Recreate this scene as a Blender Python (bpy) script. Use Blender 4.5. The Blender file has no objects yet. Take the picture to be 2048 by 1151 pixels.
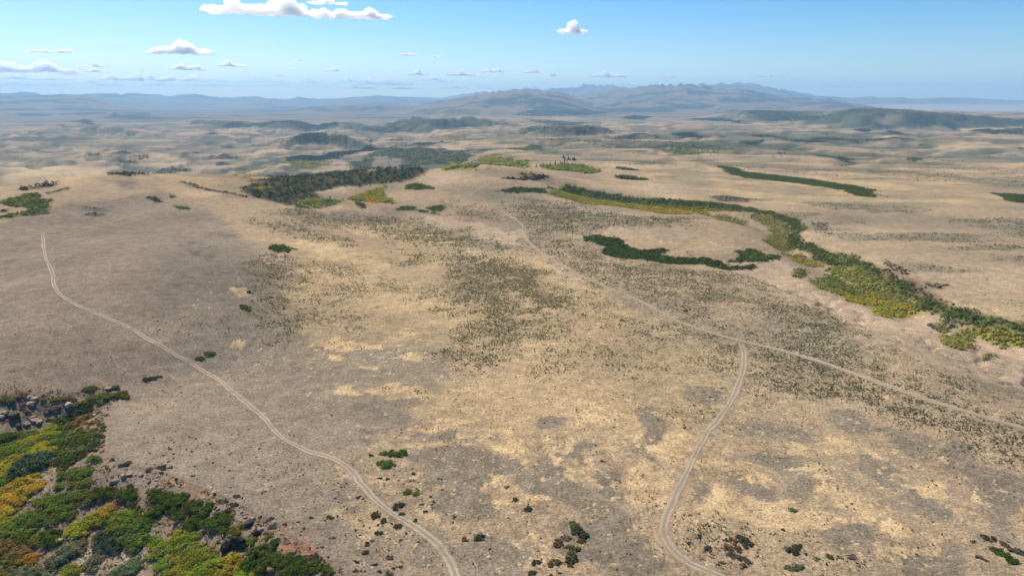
import bpy, math, random
import numpy as np
from mathutils import Vector

random.seed(7)
RNG = np.random.default_rng(11)
scene = bpy.context.scene
COL = scene.collection

# ------------------------------------------------------------------ camera
CAM_H = 120.0                      # metres above the swale in the foreground
FPX = 1365.0                       # focal length in pixels of a 2048 px wide frame
PITCH = math.atan((575.5 - 197.0) / FPX)
cam_d = bpy.data.cameras.new("camera")
cam_d.sensor_width = 36.0
cam_d.lens = 36.0 * FPX / 2048.0
cam_d.clip_start = 1.0
cam_d.clip_end = 300000.0
cam = bpy.data.objects.new("camera", cam_d)
cam.location = (0, 0, CAM_H)
cam.rotation_euler = (math.pi / 2 - PITCH, 0, 0)
COL.objects.link(cam)
scene.camera = cam

# ------------------------------------------------------------------ sky and sun
SUN_AZ = math.radians(-38.0)       # left of the view direction (+Y)
SUN_EL = math.radians(44.0)
world = bpy.data.worlds.new("World")
scene.world = world
world.use_nodes = True
wn, wl = world.node_tree.nodes, world.node_tree.links
wn.clear()
w_out = wn.new("ShaderNodeOutputWorld")
w_bg = wn.new("ShaderNodeBackground")
w_sky = wn.new("ShaderNodeTexSky")
w_sky.sky_type = 'NISHITA'
w_sky.sun_disc = False
w_sky.sun_elevation = SUN_EL
w_sky.sun_rotation = SUN_AZ
w_sky.altitude = 1900.0
w_sky.air_density = 1.0
w_sky.dust_density = 1.7
w_sky.ozone_density = 3.0
w_hs = wn.new("ShaderNodeHueSaturation")
w_hs.inputs['Hue'].default_value = 0.497
w_hs.inputs['Saturation'].default_value = 1.42
wl.new(w_sky.outputs[0], w_hs.inputs['Color'])
wl.new(w_hs.outputs[0], w_bg.inputs[0])
wl.new(w_bg.outputs[0], w_out.inputs[0])
w_bg.inputs[1].default_value = 0.097

sun_d = bpy.data.lights.new("sun", 'SUN')
sun_d.energy = 4.7
sun_d.angle = math.radians(0.53)
sun_d.color = (1.0, 0.925, 0.80)
sun = bpy.data.objects.new("sun", sun_d)
sdir = Vector((math.sin(SUN_AZ) * math.cos(SUN_EL), math.cos(SUN_AZ) * math.cos(SUN_EL), math.sin(SUN_EL)))
sun.rotation_euler = (-sdir).to_track_quat('-Z', 'Y').to_euler()
sun.location = sdir * 3000
COL.objects.link(sun)

vs = scene.view_settings
vs.view_transform = 'Standard'
vs.look = 'None'
vs.gamma = 1.0
vs.exposure = 0.47
vs.use_curve_mapping = False

cy = scene.cycles
cy.use_denoising = True
cy.use_adaptive_sampling = True
cy.adaptive_threshold = 0.02
cy.max_bounces = 28
cy.diffuse_bounces = 2
cy.glossy_bounces = 1
cy.transmission_bounces = 2
cy.volume_bounces = 28
cy.transparent_max_bounces = 24
cy.volume_step_rate = 1.0
cy.caustics_reflective = False
cy.caustics_refractive = False

# ------------------------------------------------------------------ numeric helpers
def _hash(ix, iy, seed):
    h = (ix.astype(np.int64) * 374761393 + iy.astype(np.int64) * 668265263 + seed * 1442695041) & 0xFFFFFFFF
    h = ((h ^ (h >> 13)) * 1274126177) & 0xFFFFFFFF
    h = ((h ^ (h >> 16)) * 2246822519) & 0xFFFFFFFF
    return ((h ^ (h >> 15)) & 0xFFFFFF).astype(np.float64) / 0xFFFFFF

def vnoise(x, y, seed=0):
    x0 = np.floor(x); y0 = np.floor(y)
    fx = x - x0; fy = y - y0
    fx = fx * fx * fx * (fx * (fx * 6 - 15) + 10); fy = fy * fy * fy * (fy * (fy * 6 - 15) + 10)
    ix = x0.astype(np.int64); iy = y0.astype(np.int64)
    a = _hash(ix, iy, seed); b = _hash(ix + 1, iy, seed)
    c = _hash(ix, iy + 1, seed); d = _hash(ix + 1, iy + 1, seed)
    return (a + (b - a) * fx) * (1 - fy) + (c + (d - c) * fx) * fy

def fbm(x, y, octv=4, seed=0, gain=0.5):
    s = np.zeros_like(x, dtype=np.float64); a = 1.0; t = 0.0
    c, sn = math.cos(0.6), math.sin(0.6)
    for k in range(octv):
        s += a * (vnoise(x, y, seed + k * 17) * 2 - 1); t += a
        x, y = (x * c - y * sn) * 2.03 + 13.7, (x * sn + y * c) * 2.03 - 7.1
        a *= gain
    return s / t

def sstep(a, b, x):
    t = np.clip((x - a) / (b - a), 0, 1)
    return t * t * (3 - 2 * t)

CP, SP = math.cos(PITCH), math.sin(PITCH)
def ray(px, py):
    """azimuth and slope (dz per metre of ground range) of the line of sight through a photograph pixel"""
    u = (np.asarray(px, float) - 1024.0) / FPX
    v = (575.5 - np.asarray(py, float)) / FPX
    dx = u; dy = CP + v * SP; dz = -SP + v * CP
    rr = np.hypot(dx, dy)
    return np.arctan2(dx, dy), dz / rr

def flat(px, py, z=0.0):
    az, sl = ray(px, py)
    r = (z - CAM_H) / sl
    return r * np.sin(az), r * np.cos(az)

def dist_poly(X, Y, pts):
    best = np.full(X.shape, 1e18)
    for (ax, ay), (bx, by) in zip(pts[:-1], pts[1:]):
        dx, dy = bx - ax, by - ay
        L = dx * dx + dy * dy + 1e-9
        t = np.clip(((X - ax) * dx + (Y - ay) * dy) / L, 0, 1)
        best = np.minimum(best, (X - ax - t * dx) ** 2 + (Y - ay - t * dy) ** 2)
    return np.sqrt(best)

def inside(X, Y, pts):
    w = np.zeros(X.shape, bool)
    n = len(pts)
    for i in range(n):
        x1, y1 = pts[i]; x2, y2 = pts[(i + 1) % n]
        if y1 == y2: continue
        c = ((y1 > Y) != (y2 > Y)) & (X < (x2 - x1) * (Y - y1) / (y2 - y1) + x1)
        w ^= c
    return w

# ------------------------------------------------------------------ terrain heights on a polar grid
def rings():
    r = [0.0, 12, 25, 38, 50, 60, 68, 76, 84, 90]
    while r[-1] < 28500:
        q = r[-1]
        r.append(q + min(max(0.55, q * q / CAM_H * 0.0016), (0.0135 if q < 6000 or q > 19000 else 0.0085) * q))
    return np.array(r)
R = rings()
az_f = np.radians(np.arange(-44, 44.01, 0.125))
az_m = np.radians(np.arange(45, 80, 1.0))
az_b = np.radians(np.arange(82, 278.1, 4.0))
AZ = np.concatenate([az_f, az_m, az_b, np.radians(np.arange(280, 315.5, 1.0))])
# closed ring: the last column joins the first
NA, NR = len(AZ), len(R)
GA, GR = np.meshgrid(AZ, R)                 # [ring, column]
GX, GY = GR * np.sin(GA), GR * np.cos(GA)
GA = np.where(GA > math.pi, GA - 2 * math.pi, GA)

def g(pts, z=0.0):
    return [tuple(float(q) for q in flat(px, py, z)) for px, py in pts]

Z = np.zeros_like(GX)
def gauss(pts, h, w, z=0.0, p=2.0):
    P = g(pts, z)
    xs = [q[0] for q in P]; ys = [q[1] for q in P]; m = 3 * w
    k = (GX > min(xs) - m) & (GX < max(xs) + m) & (GY > min(ys) - m) & (GY < max(ys) + m)
    d = dist_poly(GX[k], GY[k], P)
    Z[k] += h * np.exp(-(d / w) ** p)

# the land falls away from the bench to the plain
Z += -52 * sstep(900, 3200, GR) - 18 * sstep(3000, 9000, GR)
lf = sstep(110, -260, GX + 0.10 * (GY - 900))
Z += -66 * sstep(930, 1260, GY) * lf * (1 - 0.5 * sstep(1900, 4200, GR))
# left dome
gauss([(-900, 560), (-300, 470), (20, 425), (190, 400), (290, 398)], 27, 185)
gauss([(300, 560), (420, 470), (520, 440)], 7, 110)
gauss([(80, 640), (240, 560)], 6, 90)
# broad swale between the dome and the eastern bench
gauss([(640, 700), (760, 590), (820, 500), (760, 450)], -5, 80)
gauss([(400, 720), (300, 770), (150, 800)], -5, 26)
# knoll with the pale track and its rim
gauss([(780, 362), (850, 356), (920, 356), (1000, 378)], 30, 105)
gauss([(830, 452), (960, 466), (1040, 460)], -3, 30)
gauss([(1260, 452), (1420, 462)], 5, 60)
# canyon below the knoll
gauss([(470, 388), (600, 392), (700, 352), (850, 318), (1000, 306)], -16, 95, -50)
# winding valley of the far left
gauss([(760, 236), (640, 246), (540, 262), (455, 282), (420, 305), (440, 330), (500, 352), (570, 380)], -30, 170, -75)
gauss([(0, 300), (130, 318), (230, 312), (330, 318), (420, 318)], -18, 120, -75)
# drainage on the right with its thicket
gauss([(2500, 820), (2048, 672), (1850, 615), (1700, 540), (1590, 480), (1545, 445), (1440, 420), (1300, 404), (1100, 384), (1000, 382)], -11, 26)
gauss([(2500, 900), (2048, 745), (1850, 690), (1640, 585), (1560, 540)], -4, 22)
gauss([(1500, 530), (1350, 515), (1250, 505)], -3, 25)
gauss([(1760, 690), (1900, 800), (2150, 900)], 5, 30)
# rills worn into the bare bank
bank = g([(2300, 830), (2048, 745), (1850, 690), (1720, 630), (1600, 570)])
kb = (GR < 900) & (GX > 60)
db = dist_poly(GX[kb], GY[kb], bank)
rl = np.abs(fbm(GX[kb] / 16.0, GY[kb] / 16.0, 3, 341))
Z[kb] -= 1.7 * np.exp(-(db / 24.0) ** 2) * np.clip(1 - rl * 5.0, 0, 1)
# ravine in the lower left corner: land drops away beyond the rim
rim_px = [(-700, 765), (0, 775), (120, 775), (235, 772), (214, 830), (208, 900), (250, 928), (330, 945), (430, 985), (520, 1030), (600, 1085), (670, 1135), (740, 1200), (820, 1320)]
RIM = g(rim_px)
zone = RIM + [(RIM[-1][0] - 60, -80), (-900, -80)]
near = GR < 700
d = dist_poly(GX[near], GY[near], RIM)
ins = inside(GX[near], GY[near], zone)
fall = 34 * (1 - np.exp(-np.maximum(d - 2, 0) * 0.0085)) * sstep(0, 14, d)
Z[near] += np.where(ins, -fall, 0.5 * np.exp(-d / 8.0))

BUMP = np.zeros_like(Z)
def bump(spec, front, top, back, zb, rough=0.25, seed=3, nscale=None):
    """a hill given by its foot and its skyline as seen from the bench: real ground range and height"""
    px = np.array([s[0] for s in spec], float)
    azb, slb = ray(px, [s[1] for s in spec])
    rb = (zb - CAM_H) / slb
    azt, slt = ray(px, [s[2] for s in spec])
    rc = rb + front
    ht = CAM_H + slt * rc - zb
    ht = np.maximum(ht, 0); ht[0] = ht[-1] = 0
    k = (GA > azb.min()) & (GA < azb.max()) & (GR > rb.min() * 0.8) & (GR < (rb.max() + front + top + back) * 1.1)
    if not k.any(): return
    a = GA[k]; r = GR[k]; x = GX[k]; y = GY[k]
    ns = nscale or front * 1.2
    n1 = fbm(x / ns, y / ns, 4, seed); n2 = fbm(x / ns * 0.5, y / ns * 0.5, 3, seed + 5)
    rbi = np.interp(a, azb, rb) + n1 * front * rough * 1.5
    hti = np.interp(a, azb, ht) * (1 + 0.10 * n2)
    prof = np.minimum(sstep(0, 1, (r - rbi) / front), 1 - sstep(0, 1, (r - rbi - front - top) / back))
    rid = 1 - rough * np.abs(n1) * 2.0 * (1 - 0.8 * sstep(0.9, 1.0, prof))
    BUMP[k] = np.maximum(BUMP[k], hti * prof * rid)

def hill_at(D, spec, front, top, back, rough, seed, nscale):
    """a range with its crest at ground range D, skyline given by photograph pixels"""
    zb = -70.0
    px = np.array([s[0] for s in spec], float)
    az, sl = ray(px, [s[1] for s in spec])
    ht = CAM_H + sl * D - zb
    k = (GA > az.min()) & (GA < az.max()) & (GR > D - front * 1.4) & (GR < D + top + back)
    a = GA[k]; r = GR[k]; x = GX[k]; y = GY[k]
    n1 = fbm(x / nscale, y / nscale, 5, seed, 0.55)
    ridg = 1 - np.abs(n1) * 2.2
    prof = np.clip(1 - (D - r) / front, 0, 1) ** 1.1
    prof = np.where(r > D, 1 - sstep(0, 1, (r - D - top) / back), prof)
    hh = np.interp(a, az, ht) * (1 + 0.10 * fbm(a * 220.0, a * 0, 3, seed + 9) * prof ** 8 + 0.12 * fbm(x / 1500.0, y / 1500.0, 3, seed + 13) * (1 - prof ** 8))
    w = sstep(0.0, 0.9, 1 - prof)
    z = hh * prof * (1 - w * rough * (1 - ridg) * 0.75)
    Z[k] = np.maximum(Z[k], z + zb)

# plateau hills and mesas of the middle distance
bump([(545, 291, 290), (590, 289, 272), (640, 287, 264), (690, 290, 269), (730, 292, 278), (760, 293, 292)], 80, 60, 220, -86, 0.3, 31)
bump([(360, 238, 238), (385, 246, 236), (450, 251, 239), (560, 252, 242), (600, 250, 240), (690, 255, 243), (740, 256, 255)], 110, 500, 900, -80, 0.3, 41)
bump([(765, 256, 256), (800, 257, 238), (860, 259, 233), (930, 258, 237), (1000, 256, 246), (1040, 256, 256)], 220, 160, 500, -72, 0.3, 51)
bump([(830, 236, 236), (890, 236, 219), (960, 233, 216), (1050, 233, 221), (1160, 233, 228), (1220, 233, 233)], 400, 400, 1200, -72, 0.3, 61)
bump([(1035, 273, 273), (1090, 276, 259), (1150, 278, 253), (1205, 274, 256), (1245, 271, 271)], 150, 100, 380, -64, 0.3, 71)
bump([(1150, 281, 281), (1210, 280, 272), (1290, 279, 268), (1325, 278, 278)], 60, 60, 200, -60, 0.2, 81)
bump([(1380, 240, 240), (1450, 240, 228), (1495, 245, 222), (1560, 247, 222), (1640, 249, 226), (1720, 250, 231), (1760, 252, 252)], 500, 500, 1500, -72, 0.35, 91)
bump([(1540, 250, 250), (1600, 252, 238), (1660, 255, 226), (1705, 257, 219), (1745, 259, 218), (1800, 260, 220), (1900, 259, 225), (2000, 256, 231), (2060, 254, 232), (2300, 252, 236), (2600, 250, 240)], 420, 900, 1600, -68, 0.35, 101)
bump([(560, 223, 223), (600, 222, 214), (650, 222, 208), (720, 222, 205), (800, 222, 206), (850, 223, 211), (900, 224, 224)], 900, 800, 2500, -70, 0.3, 111)
bump([(120, 234, 234), (165, 234, 229), (212, 234, 225), (228, 234, 219), (243, 234, 225), (310, 236, 233), (350, 238, 238)], 420, 100, 900, -90, 0.25, 121)
bump([(40, 268, 268), (110, 262, 250), (180, 262, 246), (260, 268, 252), (330, 274, 268), (370, 277, 277)], 300, 200, 900, -88, 0.35, 131)
bump([(1160, 300, 300), (1230, 303, 294), (1330, 306, 296), (1440, 304, 298), (1480, 300, 300)], 120, 60, 300, -52, 0.3, 141)
bump([(1800, 300, 300), (1900, 285, 276), (2048, 268, 256), (2200, 260, 246), (2400, 250, 250)], 300, 100, 700, -62, 0.2, 151)
Z += BUMP
# ranges
hill_at(11500, [(820, 222), (850, 207), (930, 193), (985, 183), (1045, 177), (1090, 180), (1130, 187), (1170, 205), (1200, 222)], 3200, 150, 2600, 1.0, 201, 1000.0)
hill_at(14500, [(1040, 222), (1100, 195), (1160, 190), (1220, 181), (1290, 172), (1340, 170), (1375, 169), (1430, 177), (1480, 177), (1520, 186), (1590, 193), (1640, 199), (1655, 196), (1670, 201), (1740, 212), (1800, 224)], 4600, 200, 3000, 1.0, 211, 1300.0)
hill_at(16500, [(-500, 190), (-200, 192), (0, 192), (70, 191), (130, 188), (180, 189), (205, 197), (225, 206), (260, 214), (300, 222)], 3800, 300, 2500, 0.7, 221, 1500.0)
hill_at(23000, [(-1500, 185), (-700, 182), (-300, 190), (0, 187), (30, 185), (62, 184), (85, 189), (115, 191), (165, 189), (205, 186), (240, 188), (268, 186), (303, 188), (340, 192), (372, 189), (392, 187), (420, 192), (450, 195), (490, 193), (515, 193), (535, 197), (575, 198), (600, 194), (625, 197), (680, 197), (700, 194), (760, 191), (810, 194), (880, 196), (930, 188), (958, 183), (990, 185), (1040, 192), (1080, 182), (1110, 175), (1150, 174), (1172, 168), (1195, 171), (1215, 168), (1245, 175), (1275, 174), (1302, 168), (1318, 172), (1345, 174), (1362, 166), (1385, 171), (1405, 167), (1425, 171), (1440, 167), (1475, 165), (1510, 168), (1560, 178), (1610, 187), (1640, 192), (1700, 196), (1735, 193), (1770, 196), (1800, 194), (1830, 198), (1865, 195), (1930, 195), (1980, 199), (2048, 201), (2300, 196), (2700, 188), (3600, 185)], 4000, 400, 3500, 0.6, 231, 1600.0)

# relief of smaller size everywhere
far = np.clip(GR / 900.0, 0.0, 3.0)
Z += fbm(GX / 180.0, GY / 180.0, 4, 301) * 2.4 * sstep(60, 500, GR)
Z += fbm(GX / 700.0, GY / 700.0, 4, 311) * 18.0 * sstep(700, 2600, GR) * (1 - sstep(6000, 9000, GR))
gully = 1 - np.abs(fbm(GX / 300.0, GY / 300.0, 3, 321)) * 2
Z += -np.clip(gully - 0.45, 0, 1) * 30.0 * sstep(1100, 2200, GR) * (1 - sstep(5000, 8000, GR))
Z += fbm(GX / 26.0, GY / 26.0, 3, 331) * 0.35 * sstep(40, 160, GR) * (1 - sstep(700, 1400, GR))

# stepped lava rims of the far country: level benches with steep edges
wt = sstep(1300, 1900, GR) * (1 - sstep(5200, 7000, GR)) * (0.35 + 0.5 * sstep(0.25, -0.1, GA))
Zw = Z + fbm(GX / 150.0, GY / 150.0, 4, 351, 0.6) * 7.0
STEP = 15.0
q_ = Zw / STEP; fq = q_ - np.floor(q_)
Zt = STEP * (np.floor(q_) + sstep(0.70, 1.0, fq) + 0.12 * fq)
RISER = wt * sstep(0.66, 0.74, fq) * (1 - sstep(0.96, 1.0, fq))
Z += (Zt - Z) * wt * 0.85
# the closing column: azimuth runs past 315 degrees back to -44
AZI = np.concatenate([AZ, [AZ[0] + 2 * math.pi]])
def grid_ix(x, y):
    a = np.arctan2(x, y)
    a = np.where(a < AZ[0], a + 2 * math.pi, a)
    fi = np.interp(a, AZI, np.arange(NA + 1.0)); r = np.hypot(x, y)
    fj = np.interp(r, R, np.arange(NR * 1.0))
    i0 = np.clip(np.floor(fi).astype(int), 0, NA - 1); j0 = np.clip(np.floor(fj).astype(int), 0, NR - 2)
    return i0, j0, fi - i0, fj - j0
def sample(F, x, y):
    x = np.asarray(x, float); y = np.asarray(y, float)
    i, j, u, v = grid_ix(x, y); i2 = (i + 1) % NA
    return (F[j, i] * (1 - u) + F[j, i2] * u) * (1 - v) + (F[j + 1, i] * (1 - u) + F[j + 1, i2] * u) * v
def zat(x, y): return sample(Z, x, y)

def hit(px, py):
    """where the line of sight through a photograph pixel meets the land"""
    px = np.atleast_1d(np.asarray(px, float)); py = np.atleast_1d(np.asarray(py, float))
    az, sl = ray(px, py)
    out = np.zeros((len(px), 3))
    for n in range(len(px)):
        a = az[n] if az[n] >= AZ[0] else az[n] + 2 * math.pi
        fi = np.interp(a, AZI, np.arange(NA + 1.0)); i = min(int(fi), NA - 1); u = fi - i
        zc = Z[:, i] * (1 - u) + Z[:, (i + 1) % NA] * u
        gap = CAM_H + sl[n] * R - zc
        k = np.argmax(gap < 0)
        if gap[k] >= 0: k = NR - 1
        t = gap[k - 1] / (gap[k - 1] - gap[k]) if gap[k] < 0 else 1.0
        rr = R[k - 1] + (R[k] - R[k - 1]) * t
        out[n] = (rr * math.sin(az[n]), rr * math.cos(az[n]), zc[k - 1] + (zc[k] - zc[k - 1]) * t)
    return out
def px_size(p):
    """metres covered by one photograph pixel at a point"""
    return math.sqrt(p[0] ** 2 + p[1] ** 2 + (CAM_H - p[2]) ** 2) / FPX
def wpoly(pts):
    h = hit([p[0] for p in pts], [p[1] for p in pts])
    return [(a, b) for a, b, _ in h]

# ------------------------------------------------------------------ layout of the land, as polygons
def zp(ox, oy, s, pts): return [(ox + x / s, oy + y / s) for x, y in pts]
def T1(p): return zp(680, 0, 2.877, p)
def T2(p): return zp(1348, 0, 2.877, p)
def M0(p): return zp(0, 360, 2.877, p)
def M1(p): return zp(680, 360, 2.877, p)
def M2(p): return zp(1348, 360, 2.877, p)
def B0(p): return zp(0, 751, 2.877, p)
def B1(p): return zp(680, 751, 2.877, p)
def B2(p): return zp(1348, 751, 2.877, p)
def FL(p): return zp(0, 170, 4.096, p)
def FC(p): return zp(450, 200, 4.096, p)
def FM(p): return zp(1000, 150, 4.096, p)
def CG(p): return zp(1000, 280, 8.192, p)
def ell(cx, cy, rx, ry, rot=0, n=14):
    c, s = math.cos(math.radians(rot)), math.sin(math.radians(rot))
    return [(cx + rx * math.cos(t) * c - ry * math.sin(t) * s, cy + rx * math.cos(t) * s + ry * math.sin(t) * c)
            for t in (2 * math.pi * k / n for k in range(n))]

FLATX, FLATY, FLATR = GX.ravel(), GY.ravel(), GR.ravel()
# ragged edges: coordinates shifted by noise that grows with the size of the land seen
_w1 = fbm(FLATX / 14.0, FLATY / 14.0, 4, 401, 0.6); _w2 = fbm(FLATX / 14.0, FLATY / 14.0, 4, 409, 0.6)
_v1 = fbm(FLATX / 90.0, FLATY / 90.0, 4, 421, 0.6); _v2 = fbm(FLATX / 90.0, FLATY / 90.0, 4, 429, 0.6)
_wr = sstep(500, 1500, FLATR)
WX = FLATX + _w1 * 9.0 * (1 - _wr) + _v1 * 45.0 * _wr
WY = FLATY + _w2 * 9.0 * (1 - _wr) + _v2 * 45.0 * _wr
def soft(poly_px, feather=4.0, warp=1.0):
    """index of the vertices touched by a polygon and how much of it covers them"""
    P = wpoly(poly_px)
    xs = [p[0] for p in P]; ys = [p[1] for p in P]
    m = feather + 12
    k = np.nonzero((FLATX > min(xs) - m * 3) & (FLATX < max(xs) + m * 3) & (FLATY > min(ys) - m * 3) & (FLATY < max(ys) + m * 3))[0]
    if len(k) == 0: return k, np.zeros(0)
    x = FLATX[k] + (WX[k] - FLATX[k]) * warp; y = FLATY[k] + (WY[k] - FLATY[k]) * warp
    d = dist_poly(x, y, P + [P[0]])
    d = np.where(inside(x, y, P), d, -d)
    return k, sstep(-feather, feather, d)

RGB = lambda *c: np.array(c, float)
GRAVEL = RGB(0.238, 0.182, 0.128)
GREY = RGB(0.222, 0.178, 0.125)
TAN = RGB(0.335, 0.238, 0.145)
STRAW = RGB(0.54, 0.375, 0.195)
PALE = RGB(0.43, 0.312, 0.200)
PINK = RGB(0.40, 0.285, 0.185)
SAGE = RGB(0.165, 0.155, 0.100)
LITTER = RGB(0.115, 0.095, 0.075)
SOIL = RGB(0.21, 0.155, 0.108)
RUST = RGB(0.30, 0.135, 0.07)
BRUSH = RGB(0.050, 0.060, 0.034)
GREEN = RGB(0.085, 0.120, 0.030)
GOLD = RGB(0.40, 0.27, 0.035)

n_a = fbm(FLATX / 120.0, FLATY / 120.0, 5, 501, 0.6)
n_b = fbm(FLATX / 420.0, FLATY / 300.0, 5, 511, 0.6)
n_c = fbm(FLATX / 22.0, FLATY / 22.0, 4, 521, 0.6)
n_d = fbm(FLATX / 5.0, FLATY / 5.0, 3, 531, 0.6)
n_g = fbm(FLATX / 1.7, FLATY / 1.7, 3, 561, 0.65) * (1 - sstep(420, 800, FLATR))
def mixc(col, k, c, a):
    a = np.asarray(a)[:, None]
    col[k] = col[k] * (1 - a) + c * a
ALL = np.arange(len(FLATX))
COLR = np.tile(TAN, (len(FLATX), 1))
mixc(COLR, ALL, GREY, 0.75 * sstep(-0.15, 0.35, n_a * 0.6 + n_b * 0.7))
mixc(COLR, ALL, STRAW, 0.55 * sstep(0.05, 0.45, -n_b * 0.7 - n_a * 0.5))
# the plain: grey-green bands of sage, darker brush on the far slopes
fr = sstep(650, 1300, FLATR)
mixc(COLR, ALL, RGB(0.25, 0.20, 0.132), fr * (0.8 - 0.25 * sstep(-0.1, 0.2, GA.ravel())) * sstep(0.02, 0.35, n_b + 0.5 * n_a))
n_f = fbm(FLATX / 160.0, FLATY / 90.0, 4, 551, 0.65)
mixc(COLR, ALL, RGB(0.175, 0.152, 0.100), fr * 0.75 * sstep(0.0, 0.3, n_f + 0.35 * n_b))
mixc(COLR, ALL, PALE, fr * 0.45 * sstep(0.12, 0.34, -n_f - 0.2 * n_b))
gl = gully.ravel()
mixc(COLR, ALL, BRUSH * 1.3, 0.65 * sstep(1100, 1700, FLATR) * (1 - sstep(5500, 7500, FLATR)) * sstep(0.62, 0.88, gl + 0.1 * n_a))
mixc(COLR, ALL, BRUSH * 1.25, 0.6 * RISER.ravel() * sstep(-0.5, 0.1, n_a))
n_e = fbm(FLATX / 900.0, FLATY / 500.0, 5, 541, 0.62)
mixc(COLR, ALL, BRUSH * 1.3, 0.75 * sstep(1500, 3000, FLATR) * sstep(0.16, 0.36, n_e))
slope = np.abs(np.gradient(Z, axis=0) / np.maximum(np.gradient(R)[:, None], 1e-6)).ravel()
mixc(COLR, ALL, BRUSH * 1.25, 0.6 * sstep(1100, 2000, FLATR) * (1 - sstep(6500, 8000, FLATR)) * sstep(0.10, 0.26, slope + 0.12 * n_a))
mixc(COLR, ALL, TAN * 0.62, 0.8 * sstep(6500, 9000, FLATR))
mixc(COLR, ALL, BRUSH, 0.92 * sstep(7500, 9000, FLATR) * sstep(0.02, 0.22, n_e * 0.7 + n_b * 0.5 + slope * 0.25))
mixc(COLR, ALL, STRAW, 0.5 * sstep(0.18, 0.42, n_g + 0.35 * n_c) * (FLATX > -40))
mixc(COLR, ALL, GREY * .8, 0.45 * sstep(0.22, 0.45, -n_g - 0.25 * n_c))
SAGEW = np.zeros(len(FLATX))          # how thickly sagebrush stands
STRAWW = np.zeros(len(FLATX))
# grey gravel dome on the left
k, m = soft([(-600, 470), (0, 442), (130, 405), (330, 378), (420, 410), (490, 470), (520, 560), (545, 640), (560, 700), (620, 760), (745, 850), (690, 960), (760, 1030), (920, 1200), (-600, 1300)], 10)
mixc(COLR, k, GRAVEL, m * 0.92)
mixc(COLR, k, GREY, m * 0.5 * sstep(0, 0.4, n_a[k]))
k, m = soft([(330, 385), (560, 420), (640, 470), (560, 520), (520, 480), (430, 425)], 12)
mixc(COLR, k, TAN * 1.05, m * 0.8)
k, m = soft(M0([(880, 480), (1250, 380), (1450, 470), (1560, 620), (1560, 800), (1400, 960), (1000, 900), (850, 700)]), 14)
mixc(COLR, k, GREY * 0.86, m * 0.75)
k, m = soft(M0([(0, 900), (600, 850), (900, 960), (760, 1130), (0, 1180)]), 12)
mixc(COLR, k, GRAVEL * 0.82, m * 0.7)
k, m = soft(M0([(1180, 1050), (1600, 1020), (2014, 1080), (2014, 1151), (1300, 1151)]), 8)
mixc(COLR, k, GREY * 0.85, m * 0.6)

# middle: warm straw ground under the sagebrush
k, m = soft([(560, 470), (700, 470), (860, 500), (1050, 520), (1180, 580), (1400, 680), (1500, 720), (1460, 830), (1330, 960), (1200, 850), (1000, 900), (850, 800), (640, 700), (580, 600)], 12)
mixc(COLR, k, STRAW * 0.86, m * 0.55 * (0.55 + 0.45 * sstep(-0.3, 0.3, n_c[k])))
k, m = soft([(640, 690), (900, 690), (930, 760), (760, 860), (640, 790)], 12)
mixc(COLR, k, GREY * 1.02, m * 0.8)
k, m = soft([(1500, 690), (2048, 900), (2300, 1000), (2300, 1300), (1450, 1300), (1340, 1050), (1420, 860)], 10)
mixc(COLR, k, TAN * 1.0, m * 0.5)

grey_px = B1([]) + []
for q in [B2(ell(470, 640, 120, 62, 32)), B2(ell(1010, 940, 125, 62, 0)), B2(ell(1200, 560, 150, 85, 45)), B2(ell(1430, 740, 150, 105, 20)),
          B2(ell(1480, 1090, 200, 80, 10)), B2(ell(600, 480, 150, 60, 15)), B2(ell(1740, 560, 230, 120, 42)), B2(ell(1340, 400, 170, 60, 20)),
          B2(ell(980, 270, 180, 45, 20)), B2(ell(560, 320, 230, 60, 10)), B2(ell(120, 650, 80, 45, 0)), B2(ell(1900, 740, 130, 170, 30)),
          B2(ell(700, 640, 100, 75, 0)), B2(ell(150, 100, 160, 45, 5)),
          B1(ell(700, 520, 310, 105, 4)), B1(ell(740, 720, 240, 130, 0)), B1(ell(1240, 610, 210, 135, 10)), B1(ell(1215, 270, 110, 65, 0)),
          B1(ell(1400, 440, 120, 70, 0)), B1(ell(1815, 520, 55, 60, 0)), B1(ell(1560, 660, 105, 85, 20)), B1(ell(220, 220, 230, 75, 5)),
          B1(ell(650, 345, 240, 45, 0)), B1(ell(1820, 290, 100, 115, 0)), B1(ell(1560, 1000, 260, 170, 20)), B1(ell(1690, 420, 65, 45, 0)),
          B1(ell(800, 1040, 330, 120, 10)), B1(ell(1500, 800, 220, 60, 20))]:
    k, m = soft(q, 3.0); m = sstep(.30, .70, m + .55 * n_g[k])
    mixc(COLR, k, GREY * (0.92 + 0.12 * n_c[k][:, None]), m * 0.85)
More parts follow.
